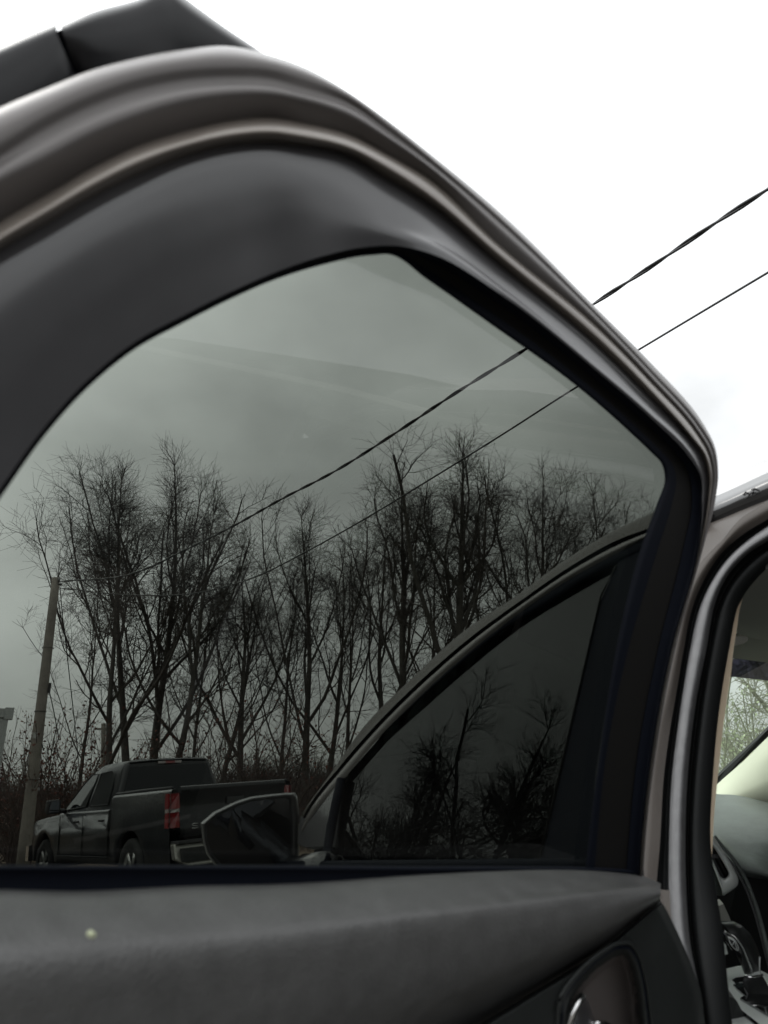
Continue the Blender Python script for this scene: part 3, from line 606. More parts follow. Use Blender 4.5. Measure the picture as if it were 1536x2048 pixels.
# rest of the body so that the car stands: rear quarter and wheels
rows = []
for z, o in ((.0, -.01), (-.08, .03), (-.3, .06), (-.5, .05), (-.85, .0)):
    rows.append(np.array([cw(a, 0, -.03+z)-ci*o for a in (-1.05, -1.25, -1.5, -1.75, -1.9)]))
v, f = loft_rows(rows, 3); cpart('rear_quarter', v, f, 'paint')
for a in (1.75, -1.45):
    c = cw(a, .12, -.97)
    th = np.linspace(0, 2*math.pi, 33)
    prof = [(.20, .10), (.22, .115), (.31, .115), (.34, .09), (.345, 0), (.34, -.09), (.31, -.115), (.22, -.115), (.20, -.1), (.20, .1)]
    rows = [np.array([c+cf*r*math.cos(t)+np.array([0, 0, 1])*r*math.sin(t)-ci*w for t in th]) for r, w in prof]
    v, f = loft_rows(rows, 1); wh = cpart('wheel', v, f, 'rubber')
    v, f = merge(*[tube([c-ci*.09, c-ci*.09+(cf*math.cos(t)+np.array([0, 0, 1])*math.sin(t))*.205], .018, 6) for t in np.linspace(0, 2*math.pi, 6)[:-1]])
    cpart('rim', v, f, 'silver', parent=wh)
# ================================================================ OUTSIDE
M['ground'] = mat('gravel_lot', (.105, .10, .092), .95, var=(3, .35), bump=(40, .8, .01))
M['litter'] = mat('leaf_litter', (.13, .095, .065), .95, var=(8, .45))
M['bark'] = mat('bark', (.075, .068, .060), .95, var=(3, .35), bump=(30, .9, .02))
M['twig'] = mat('twigs', (.060, .050, .045), .95)
M['bark2'] = mat('reddish_bark', (.070, .050, .043), .95, var=(3, .3))
M['leafred'] = mat('dead_red_leaves', (.13, .045, .032), .8, var=(6, .5))
M['leafgreen'] = mat('pale_green_leaves', (.52, .60, .38), .7, var=(6, .35))  # leaf colour lifted to carry the overexposed haze
M['polewood'] = mat('weathered_pole_wood', (.21, .19, .165), .9, var=(5, .25), bump=(25, .8, .01))
M['wire'] = mat('black_cable', (.012, .012, .013), .45)
M['plast_grey'] = mat('grey_porcelain', (.12, .12, .12), .3)
M['alu_tag'] = mat('aluminium_tag', (.4, .4, .38), .4, metal=.6)
M['wire2'] = mat('aluminium_cable', (.22, .20, .19), .45, metal=.5)
# truck pose solved from its outline
TR = Vector((-2.0044, 11.5177, CAMZ-1.3149)); TROT = (math.radians(-3.667), math.radians(2.560), math.radians(130.07))
from mathutils import Euler
TM = Euler(TROT, 'XYZ').to_matrix()
tn = TM @ Vector((0, 0, 1))
def gz(x, y):
    pl = TR.z-(tn.x*(x-TR.x)+tn.y*(y-TR.y))/tn.z
    cx, cy = TR.x-1.9, TR.y+2.2
    w = max(0., 1-math.hypot(x-cx, y-cy)/9.0); w = w*w*(3-2*w)
    far = max(0., min(1., (y-22)/40))
    base = .0-.10*min(1, max(0, (math.hypot(x, y)-5)/10))+.6*far*far
    return base*(1-w)+min(pl, .2)*w
gx = np.concatenate([np.linspace(-900, -40, 8), np.linspace(-36, 36, 73), np.linspace(40, 900, 8)])
gy = np.concatenate([np.linspace(-900, -40, 8), np.linspace(-36, 66, 103), np.linspace(72, 900, 8)])
v = [(x, y, gz(x, y)) for y in gy for x in gx]
gr = mesh_obj('ground', v, grid_faces(len(gy), len(gx)), M['ground']); gr['kind'] = 'structure'
# leaf litter under the trees
lx = np.linspace(-40, 40, 81); ly = np.linspace(17, 64, 48)
v = [(x, y, gz(x, y)+.05) for y in ly for x in lx]
lt = mesh_obj('woodland_floor', v, grid_faces(len(ly), len(lx)), M['litter']); lt['kind'] = 'structure'

# ---------------------------------------------------------------- trees
def tri_tubes(segs, sides=3):
    S_ = np.array([[*a, *b, r1, r2] for a, b, r1, r2 in segs], float)
    a, b, r1, r2 = S_[:, :3], S_[:, 3:6], S_[:, 6], S_[:, 7]
    t = b-a; t /= (np.linalg.norm(t, axis=1)[:, None]+1e-9)
    ref = np.where(np.abs(t[:, 2:3]) < .9, [[0, 0, 1.]], [[1., 0, 0]])
    u = np.cross(t, ref); u /= np.linalg.norm(u, axis=1)[:, None]; w = np.cross(t, u)
    n = len(S_); V = np.zeros((n, 2*sides, 3)); ov = t*(r1*.3)[:, None]
    for j in range(sides):
        an = 2*math.pi*j/sides; d = math.cos(an)*u+math.sin(an)*w
        V[:, j] = a-ov+d*r1[:, None]; V[:, sides+j] = b+d*r2[:, None]
    fb = np.array([(j, (j+1) % sides, sides+(j+1) % sides, sides+j) for j in range(sides)])
    Fq = (fb[None]+(np.arange(n)*2*sides)[:, None, None]).reshape(-1, 4)
    return V.reshape(-1, 3), Fq
def fast_mesh(name, V, F4, m, parent=None, smooth=False):
    me = bpy.data.meshes.new(name); me.vertices.add(len(V)); me.vertices.foreach_set('co', V.astype(np.float32).ravel())
    k = F4.shape[1]; me.loops.add(len(F4)*k); me.loops.foreach_set('vertex_index', F4.astype(np.int32).ravel())
    me.polygons.add(len(F4)); me.polygons.foreach_set('loop_start', np.arange(len(F4), dtype=np.int32)*k)
    me.materials.append(m); me.update(calc_edges=True)
    if smooth: me.polygons.foreach_set('use_smooth', [True]*len(F4))
    o = bpy.data.objects.new(name, me); COL.objects.link(o)
    if parent: o.parent = parent
    return o
def grow_tree(seed, height, r0, tops=4, fork=.25, spread=.33, lean=0., up=.10, dens=1., tipl=1., gnarl=1., tw=1.):
    rnd = random.Random(seed); trunk = []; crown = []
    def rv(s): return np.array([rnd.gauss(0, s), rnd.gauss(0, s), rnd.gauss(0, s)])
    def grow(p, d, r, L, lev, rend=.35):
        n = {0: 7, 1: 12, 2: 7, 3: 4, 4: 2}[lev]; pts = [(p, d, r)]
        wob = (.05, .07, .12, .15, .15)[lev]*gnarl; tro = (0, up*.8, up*.5, up*.3, up*.15)[lev]
        for i in range(n):
            d = d+rv(wob)+np.array([0, 0, tro]); d = d/np.linalg.norm(d)
            p2 = p+d*(L/n); r2 = r*(1-(1-rend)/n) if lev < 4 else r*.85
            (trunk if lev <= 1 and r > .045 else crown).append((p, p2, r, r2)); p, r = p2, r2; pts.append((p, d, r))
        return pts
    def side_dir(d, ang):
        a = rv(1.); a = a-d*(a@d); a /= np.linalg.norm(a)+1e-9
        return d*math.cos(ang)+a*math.sin(ang)
    def branch(pts, L, lev, count, start):
        n = len(pts)-1
        for k in range(count):
            f = start+(1-start)*(k+rnd.random())/count; i = min(n-1, int(f*n)); p, d, r = pts[i]; p2 = pts[i+1][0]
            p = p+(p2-p)*rnd.random()
            ang = rnd.uniform(.4, .9) if lev < 3 else rnd.uniform(.5, 1.1)
            nl = L*rnd.uniform(.7, 1.2)*(1.05-.6*f if lev < 4 else 1)
            rr_ = tw*max(.0055, min(r*.6, {2: .042, 3: .018, 4: .009}[lev]*height/17*(1.1-.5*f)))
            q_ = grow(p, side_dir(d, ang), rr_, nl, lev, .3)
            if lev == 2: branch(q_, height*.085*tipl, 3, int(rnd.uniform(6, 9)*dens), .12)
            if lev == 3: branch(q_, height*.050*tipl, 4, int(rnd.uniform(4, 6)*dens), .05)
    # trunk: carries on to the top while limbs leave it at a narrow angle and curve upwards
    d = np.array([lean, rnd.gauss(0, .03), 1.]); d /= np.linalg.norm(d); p = np.zeros(3); tp = [(p, d, r0)]; r = r0; nT = 16
    for i in range(nT):
        d = d+np.array([rnd.gauss(0, .035*gnarl), rnd.gauss(0, .035*gnarl), .05]); d /= np.linalg.norm(d); p2 = p+d*height*.93/nT
        r2 = r0*(1-.90*((i+1)/nT)**.9); trunk.append((p, p2, r, r2)); p, r = p2, r2; tp.append((p, d, r))
    nl_ = tops+4; ph = rnd.random()*6.28
    for k in range(nl_):
        f = fork+(.80-fork)*(k/(nl_-1))**.9*rnd.uniform(.85, 1.1); i = min(nT-1, int(f*nT)); p0, dd, rr0 = tp[i]
        ph += 2.4+rnd.gauss(0, .3); ang = (.36+spread*.70)*rnd.uniform(.7, 1.25)*(1.15-.35*f)
        ax = np.array([math.cos(ph), math.sin(ph), 0.]); di = dd*math.cos(ang)+ax*math.sin(ang); di /= np.linalg.norm(di)
        Lh = height*(.99-f)*rnd.uniform(.72, 1.0)
        q_ = grow(p0, di, rr0*rnd.uniform(.45, .68), Lh, 1, .12)
        branch(q_, max(height*.085, Lh*.33), 2, max(4, int(10.5*dens*min(1, .35+Lh/height*1.3))), .14)
        for _ in range(3): grow(q_[-1][0], side_dir(q_[-1][1], .35), .010, height*.05, 4)
    for _ in range(6):
        q_ = grow(tp[-1][0], side_dir(tp[-1][1], rnd.uniform(.1, .6)), .016, height*.075, 3, .3); branch(q_, height*.045, 4, 5, .05)
    branch(tp[int(nT*.55):], height*.10, 2, int(7*dens), .05)
    branch(tp[:int(nT*.5)], height*.10, 2, int(4*dens), .55)
    return trunk, crown
def tree(px, ybase, dist, topy, label, seed, r0=.22, name='bare_tree', barkm='bark', group='bare trees behind the pickup', pxo=0, **k):
    b = aty(px, 1600, dist); x, y = b[0], dist; z = gz(x, y)
    top = aty(px, topy, dist)[2]; height = (top-z)/.97
    r = thing(name, label, 'tree', (x, y, z), group)
    if dist > 35.5: k.setdefault('dens', .8)
    tk, cr_ = grow_tree(seed, height, r0*.80, **k)
    mz = max(s[1][2] for s in tk+cr_); sc_ = (top-z)/mz
    tk = [(a*sc_, b_*sc_, c, d) for a, b_, c, d in tk]; cr_ = [(a*sc_, b_*sc_, c, d) for a, b_, c, d in cr_]
    V, F_ = tri_tubes(tk, 7); fast_mesh('trunk', V, F_, M[barkm], r, True)
    V, F_ = tri_tubes(cr_, 3); fast_mesh('crown', V, F_, M['twig'], r)
    return r
tree(440, 1590, 37, 1125, 'bare tree just left of the one behind the tailgate, with an upright crown', 301, .2, tops=4, fork=.25, spread=.3)
tree(650, 1590, 36, 1075, 'bare tree just right of the narrow twin-topped tree, a little shorter', 303, .2, tops=4, fork=.28, spread=.3)
tree(755, 1590, 36, 990, 'bare tree close on the left of the large dark-trunked tree', 305, .22, tops=5, fork=.3, spread=.34)
tree(1130, 1590, 41, 985, 'bare tree set back between the bushy-topped tree and the lone thin top', 309, .2, tops=5, fork=.35, spread=.36)
tree(155, 1590, 38, 1120, 'slender bare tree far behind the utility pole wire', 311, .14, tops=4, fork=.3, spread=.4)
# left clump of tall vase-shaped trees
tree(226, 1590, 30, 965, 'bare tree beside the utility pole, its crown fanning out furthest left', 11, .20, tops=6, fork=.22, spread=.75, lean=-.13, up=.09)
tree(262, 1590, 31, 885, 'tall straight bare tree, second trunk of the clump right of the utility pole', 5, .24, tops=5, fork=.28, spread=.24, lean=-.03, up=.12)
tree(298, 1590, 32.5, 866, 'tallest tree of the left clump, reaching highest above the pickup cab', 23, .27, tops=6, fork=.2, spread=.32, lean=.05, up=.12)
tree(318, 1590, 30.5, 960, 'bare tree at the right of the left clump, leaning towards the wires', 41, .21, tops=5, fork=.2, spread=.5, lean=.20, up=.10)
tree(482, 1590, 34, 1085, 'bare tree rising behind the pickup tailgate, spreading low boughs', 52, .24, tops=5, fork=.28, spread=.40, lean=-.02)
tree(560, 1590, 40, 1135, 'thin bare tree half hidden between the tailgate tree and the narrow twin-topped tree', 61, .17, tops=3, fork=.3, spread=.3)
tree(607, 1590, 33, 985, 'narrow upright bare tree right of the tailgate under the lower wire', 73, .23, tops=4, fork=.25, spread=.24, up=.14)
tree(700, 1590, 41, 1080, 'slim bare tree left of the big trees, behind the front door slope', 88, .18, tops=4, fork=.3, spread=.34, lean=-.03)
tree(806, 1590, 31, 925, 'large bare tree with dark trunk rising from the slope of the front door frame', 99, .30, tops=5, fork=.36, spread=.36, lean=-.02, up=.09)
tree(935, 1590, 29, 855, 'biggest broad-crowned bare tree under the upper right part of the window', 103, .36, tops=8, fork=.36, spread=.55, lean=.02, up=.08, gnarl=1.25)
tree(870, 1590, 42, 1050, 'bare tree filling the gap between the two largest trees', 113, .2, tops=4, fork=.3, spread=.4)
tree(1075, 1590, 33, 880, 'bushy-topped bare tree right of the biggest tree', 127, .27, tops=7, fork=.38, spread=.5, lean=.02, up=.08, gnarl=1.3)
tree(1180, 1590, 36, 945, 'bare tree whose thin top stands alone near the right window corner', 131, .2, tops=3, fork=.45, spread=.22, gnarl=1.3)
tree(1252, 1590, 38, 1002, 'small dense bare tree at the right end of the tree line', 149, .2, tops=5, fork=.35, spread=.38, gnarl=1.3)
tree(1330, 1590, 38, 1015, 'bare tree behind the right window post, only its tips in view', 151, .2, tops=5, fork=.35, spread=.38, gnarl=1.3)
tree(385, 1590, 43, 1130, 'thin bare tree behind the right edge of the left clump', 163, .17, tops=4, fork=.25, spread=.4)
tree(1010, 1590, 45, 1010, 'bare tree standing further back between the biggest and the bushy-topped tree', 171, .2, tops=5, fork=.3, spread=.4, dens=.85)
# trees that stand to the left of the frame and show only as reflections in the front door glass
def off_tree(x, y, h, label, seed, **k):
    r = thing('bare_tree', label, 'tree', (x, y, gz(x, y)), 'spreading trees mirrored in the front door glass')
    tk, cr_ = grow_tree(seed, h, .3, **k)
    V, F_ = tri_tubes(tk, 6); fast_mesh('trunk', V, F_, M['bark'], r)
    V, F_ = tri_tubes(cr_, 3); fast_mesh('crown', V, F_, M['twig'], r)
off_tree(-21.5, 15.0, 9.6, 'spreading bare tree mirrored lowest in the front door glass', 201, tops=7, fork=.15, spread=1.1, up=.04, gnarl=1.5, tw=1.25, dens=1.05)
off_tree(-23.0, 13.9, 12.2, 'spreading bare tree mirrored second from the left in the front door glass', 204, tops=7, fork=.15, spread=1.1, up=.04, gnarl=1.5, tw=1.25, dens=1.05)
off_tree(-24.0, 12.0, 14.5, 'spreading bare tree mirrored in the middle of the front door glass', 207, tops=7, fork=.15, spread=1., up=.04, gnarl=1.5, tw=1.25, dens=1.05)
off_tree(-25.5, 10.4, 16, 'taller spreading bare tree mirrored beside the front door pillar', 211, tops=7, fork=.2, spread=.9, up=.04, gnarl=1.5, tw=1.25, dens=1.05)
# tree seen through the windshield
def bright(x, y, h, label, seed, **k):
    r = thing('bare_tree', label, 'tree', (x, y, gz(x, y)), 'trees seen through the windshield')
    tk, cr_ = grow_tree(seed, h, .2, **k)
    V, F_ = tri_tubes(tk, 6); fast_mesh('trunk', V, F_, M['palebark'], r)
    V, F_ = tri_tubes(cr_, 3); fast_mesh('crown', V, F_, M['palebark'], r)
M['palebark'] = mat('pale_hazed_bark', (.33, .35, .24), .9, var=(5, .3))  # overexposed haze behind the windshield put into the bark colour
bright(6.3, 12.5, 5, 'pale tree seen through the windshield below the shade band', 301, tops=6, fork=.2, spread=.6, up=.05)
bright(8.0, 14.0, 5.4, 'second pale tree behind the windshield, further right', 307, tops=6, fork=.2, spread=.6, up=.05)
# ---- brush: shrubs with dead leaves
def shrub(px, dist, h, w, label, seed, leafm, nleaf=500, name='shrub', stems=16, group='shrubs along the wood edge'):
    rnd = random.Random(seed); b = aty(px, 1600, dist); x, y = b[0], dist; z = gz(x, y)
    r = thing(name, label, 'shrub', (x, y, z), group); segs = []; tips = []
    for _ in range(stems):
        p = np.array([rnd.gauss(0, w*.15), rnd.gauss(0, w*.15), 0.]); d = np.array([rnd.gauss(0, .45), rnd.gauss(0, .45), 1.]); d /= np.linalg.norm(d)
        rad = .02*h/2.5; L = h*rnd.uniform(.6, 1.05)
        for i in range(8):
            d = d+np.array([rnd.gauss(0, .14), rnd.gauss(0, .14), rnd.gauss(0, .08)]); d /= np.linalg.norm(d)
            p2 = p+d*L/8; segs.append((p, p2, rad, rad*.85)); rad *= .85
            for _k in range(4):
                e = p+(p2-p)*rnd.random(); dd = d+np.array([rnd.gauss(0, .7), rnd.gauss(0, .7), rnd.gauss(.1, .4)]); dd /= np.linalg.norm(dd)
                ll = h*.16*rnd.uniform(.5, 1.2)
                for _j in range(3):
                    e2 = e+dd*ll/3; segs.append((e, e2, rad*.45, rad*.35)); e = e2; dd = dd+np.array([rnd.gauss(0, .3), rnd.gauss(0, .3), rnd.gauss(0, .3)]); dd /= np.linalg.norm(dd)
                    if i > 1: tips.append(e2)
            p = p2
    V, F_ = tri_tubes(segs, 3); fast_mesh('stems', V, F_, M['bark2'] if leafm == 'leafred' else M['palebark'], r)
    LV = []; LF = []
    for _ in range(nleaf):
        c = rnd.choice(tips)+np.array([rnd.gauss(0, .04), rnd.gauss(0, .04), rnd.gauss(0, .04)])
        u = np.array([rnd.gauss(0, 1), rnd.gauss(0, 1), rnd.gauss(0, 1)]); u /= np.linalg.norm(u); w_ = np.cross(u, [rnd.random(), rnd.random(), rnd.random()]); w_ /= np.linalg.norm(w_)
        s = rnd.uniform(.025, .055)*dist/20; o = len(LV); LV += [c-u*s, c+w_*s*.6, c+u*s, c-w_*s*.6]; LF.append((o, o+1, o+2, o+3))
    if nleaf: fast_mesh('leaves', np.array(LV), np.array(LF), M[leafm], r)
shrub(35, 17.5, 3.1, 3, 'low shrub with dull leaves left of the utility pole foot', 401, 'leafred', 300)
shrub(110, 19, 3.7, 3, 'shrub with dead red leaves just right of the utility pole', 402, 'leafred', 900)
shrub(170, 20, 3.5, 3, 'red-leaved shrub in front of the left tree clump, above the pickup hood', 403, 'leafred', 1100)
shrub(205, 21, 3.1, 2, 'twiggy reddish shrub at the foot of the left tree clump', 404, 'leafred', 500)
shrub(10, 19, 3.4, 3, 'shrub beside the white trailer at the left edge', 405, 'leafred', 250)
shrub(460, 25, 4.6, 3, 'tall reddish shrub behind the pickup cab', 406, 'leafred', 350)
shrub(540, 24, 5.4, 3, 'thin shrub with a few red leaves above the pickup tailgate', 407, 'leafred', 260)
shrub(650, 26, 4.3, 3, 'brown shrub right of the tailgate, behind the side mirror', 408, 'leafred', 200)
shrub(345, 24, 4.2, 3, 'twiggy shrub rising directly behind the pickup cab roof', 409, 'leafred', 120)
for i, (px, d, h) in enumerate(((1452, 6.8, 2.3), (1490, 7.6, 2.7), (1535, 6.6, 2.2), (1580, 7.5, 2.4))):
    shrub(px, d, h, 2, ['pale green bush seen through the windshield against the door pillar', 'tall pale green bush in the middle of the windshield view', 'pale green bush above the dashboard edge at the right', 'pale green bush behind the far roof pillar'][i], 500+i, 'leafgreen', 2600, 'green_bush', 22, 'green bushes seen through the windshield')
# ---- far wood as one mass behind the single trees
rnd = random.Random(9); segs = []
for i in range(470):
    px = rnd.uniform(-420, 1500); dist = rnd.uniform(44, 62); b = aty(px, 1600, dist); x = b[0]; z = gz(x, dist); h = rnd.uniform(7, 13.5)
    if px < 200: h *= .55
    yy_ = dist
    if i >= 230:
        an_ = math.radians(rnd.uniform(38, 325)); rad_ = rnd.uniform(40, 60); x = math.sin(an_)*rad_; yy_ = math.cos(an_)*rad_; z = gz(x, yy_); h = rnd.uniform(7, 12)
    p = np.array([x, yy_, z]); d = np.array([rnd.gauss(0, .08), 0, 1.]); rad = rnd.uniform(.04, .10)
    for k in range(9):
        d = d+np.array([rnd.gauss(0, .06), rnd.gauss(0, .06), 0]); d /= np.linalg.norm(d); p2 = p+d*h/9; segs.append((p, p2, rad, rad*.85)); rad *= .85
        if k > 1:
            for _ in range(6):
                e = p+(p2-p)*rnd.random(); dd = d*.8+np.array([rnd.gauss(0, .7), rnd.gauss(0, .5), .15]); dd /= np.linalg.norm(dd); ll = h*.22*(1.15-k/9); r_ = rad*.42
                for j in range(4):
                    e2 = e+dd*ll/4; segs.append((e, e2, r_, r_*.8)); r_ *= .75
                    for _2 in range(2):
                        d3 = dd+np.array([rnd.gauss(0, .6), rnd.gauss(0, .6), rnd.gauss(.1, .4)]); segs.append((e, e+d3*ll*.28, max(.010, r_*.5), .007))
                    e = e2; dd = dd+np.array([rnd.gauss(0, .2), rnd.gauss(0, .2), .12]); dd /= np.linalg.norm(dd)
V, F_ = tri_tubes(segs, 3); fw_ = fast_mesh('far_wood', V, F_, M['twig']); fw_['kind'] = 'stuff'; fw_['label'] = 'mass of thin bare saplings behind the single trees'; fw_['category'] = 'wood'
# undergrowth mass at the foot of the trees
segs = []
for i in range(2600):
    px = rnd.uniform(-300, 1400); dist = rnd.uniform(21, 40); b = aty(px, 1600, dist); p = np.array([b[0], dist, gz(b[0], dist)]); h = rnd.uniform(.8, 2.9)
    d = np.array([rnd.gauss(0, .35), rnd.gauss(0, .35), 1.]); d /= np.linalg.norm(d); rad = .012
    for k in range(4):
        d = d+np.array([rnd.gauss(0, .2), rnd.gauss(0, .2), 0]); d /= np.linalg.norm(d); p2 = p+d*h/4; segs.append((p, p2, rad, rad*.8)); rad *= .85
        for _ in range(3):
            dd = np.array([rnd.gauss(0, .8), rnd.gauss(0, .8), rnd.gauss(.3, .5)]); segs.append((p, p+dd*.35, rad*.6, .004))
        p = p2
V, F_ = tri_tubes(segs, 3); ug = fast_mesh('undergrowth', V, F_, M['bark2']); ug['kind'] = 'stuff'; ug['label'] = 'tangle of brown undergrowth at the foot of the trees'; ug['category'] = 'undergrowth'

# ---------------------------------------------------------------- utility pole and wires
pb = aty(43, 1752, 17.0); pt = aty(112, 1157, 17.6); pb[2] = gz(pb[0], pb[1])-.1
pole = thing('utility_pole', 'weathered wooden utility pole leaning beside the white trailer', 'utility pole', tuple(pb))
PO = pb
def wv(vf, name, m, parent, org, **k): return mesh_obj(name, vf[0], vf[1], M[m], parent, org, **k)
wv(tube([pb+(pt-pb)*t for t in np.linspace(0, 1, 9)], list(np.linspace(.135, .092, 9)), 14), 'post', 'polewood', pole, PO)
def onpole(t): return pb+(pt-pb)*t
hw = onpole(.975)+np.array([.10, -.10, 0])
wv(tube([hw, hw+np.array([.10, -.03, -.03])], .02, 8), 'wire_bracket', 'wire', pole, PO)
wv(boxg(onpole(.60)+np.array([.14, 0, 0]), (.04, .05, .22)), 'bracket', 'wire', pole, PO, smooth=False)
wv(tube([onpole(.40)+np.array([.10, 0, .1]), onpole(.40)+np.array([.17, 0, -.05])], .012, 6), 'hook', 'wire', pole, PO)
wv(tube([onpole(.985)+np.array([.10, -.06, 0]), onpole(.985)+np.array([.10, -.06, .09])], .028, 10), 'insulator', 'plast_grey', pole, PO)
for t_ in (.30, .52, .74): wv(tube([onpole(t_)+np.array([.125*math.cos(a), .125*math.sin(a), 0]) for a in np.linspace(0, 2*math.pi, 17)], .008, 5), 'strap', 'wire', pole, PO)
wv(boxg(onpole(.44)+np.array([0, -.125, 0]), (.09, .012, .12)), 'tag', 'alu_tag', pole, PO, smooth=False)
def wire(pts, r, name, label, m, strands=1, wob=0, org=None, pitch=.30, gapf=1.0):
    # pts: (px, py, depth)
    P = catmull([(a, b, 1000/c) for a, b, c in pts], 24 if strands > 1 else 10)
    W3 = np.array([at(a, b, 1000/c) for a, b, c in P])
    if strands == 1: v, f = tube(W3, r, 6)
    else:
        s = np.r_[0, np.cumsum(np.linalg.norm(np.diff(W3, axis=0), axis=1))]; L = s[-1]; k = int(L/pitch*7); t = np.linspace(0, L, k)
        Wd = np.stack([np.interp(t, s, W3[:, i]) for i in range(3)], 1); parts = []
        T_ = np.gradient(Wd, axis=0); T_ /= np.linalg.norm(T_, axis=1)[:, None]
        u = np.cross(T_, [0, 0, 1.]); u /= np.linalg.norm(u, axis=1)[:, None]; w = np.cross(T_, u)
        for j in range(strands):
            an = 2*math.pi*(t/pitch+j/strands)
            rj = r*1.05*gapf
            parts.append(tube(Wd+rj*(np.cos(an)[:, None]*u+np.sin(an)[:, None]*w), r, 5))
        v, f = merge(*parts)
    o = mesh_obj(name, v, f, M[m]); tag(o, label, 'wire'); return o
wire([(122,1163,17.6),(255,1150,16.2),(380,1095,14.6),(470,1050,13.4),(563,998,12.2),(665,945,11.2),(800,860,10.1),(905,790,9.3),(1053,697,8.4),(1187,608,7.6),(1290,541,7.0),(1440,440,6.4),(1536,378,6.0),(1760,225,5.3)],
     .0125, 'twisted_cable', 'thick twisted overhead cable, the upper of the two lines crossing the window', 'wire', 2, pitch=.95, gapf=.85)
wire([(120,1176,17.6),(260,1190,16.4),(400,1185,15.0),(520,1150,13.8),(600,1110,13.0),(700,1055,12.1),(850,965,10.9),(1000,872,9.9),(1155,773,9.0),(1273,702,8.4),(1400,626,7.8),(1536,545,7.3),(1760,412,6.5)],
     .0115, 'overhead_wire', 'thin straight overhead wire below the twisted cable', 'wire')
wire([(120,1176,17.5),(126,1240,17.5),(133,1300,17.5),(142,1380,17.5),(152,1470,17.6),(160,1560,17.7)], .010, 'down_wire', 'slack black wire hanging from the pole top beside the trees', 'wire')
wire([(93,1365,17.3),(97,1378,17.3),(108,1425,17.5),(118,1480,17.7)], .012, 'guy_wire', 'short guy wire slanting from the middle of the pole', 'wire')
g2 = thing('utility_pole', 'small distant utility pole with a crossarm between the leaning pole and the tree clump', 'utility pole', tuple(aty(206, 1700, 38)))
o2 = np.array(g2.location); tp2 = aty(207, 1447, 38); o2b = aty(206, 1640, 38); 
wv(tube([o2b, tp2], .11, 8), 'post', 'polewood', g2, o2)
wv(tube([tp2+np.array([-.4, 0, -.25]), tp2+np.array([.45, 0, -.25])], .05, 6), 'crossarm', 'polewood', g2, o2)
# ---------------------------------------------------------------- trailer at the left edge
tcn_ = aty(21, 1418, 11.5); ztop = tcn_[2]-gz(tcn_[0], 11.5)
trl = thing('box_trailer', 'white box trailer with metal corner trim at the left edge', 'trailer', (tcn_[0], 11.5, gz(tcn_[0], 11.5)), None, (0, 0, math.radians(31)))
M['trailer'] = mat('trailer_white', (.46, .47, .45), .5, var=(2, .12)); M['alu'] = mat('aluminium', (.42, .43, .42), .4, metal=.6)
def tb_(name, x0, x1_, y0, y1, z0, z1, m, par=trl): return mesh_obj(name, *boxg(((x0+x1_)/2, (y0+y1)/2, (z0+z1)/2), (x1_-x0, y1-y0, z1-z0)), M[m], par, smooth=False)
tb_('box_body', -2.4, -.03, 0, 4.5, .55, ztop-.02, 'trailer')
tb_('roof_rail', -2.42, .02, -.04, .08, ztop-.12, ztop, 'alu'); tb_('corner_cap', -.07, .045, -.06, .1, ztop-.15, ztop+.015, 'alu')
tb_('corner_post', -.12, -.01, -.03, .07, .55, ztop-.15, 'alu')
tb_('side_panel', -1.0, -.10, -.030, -.002, ztop-1.0, ztop-.28, 'blackin')
for z0 in (ztop-1.32, .8): tb_('hinge', -.16, -.03, -.07, -.032, z0, z0+.25, 'alu')
for yy in (1.1, 2.9):
    mesh_obj('wheel', *tube([np.array([-.3, yy, .38]), np.array([-.05, yy, .38])], .38, 20), M['rubber'], trl)

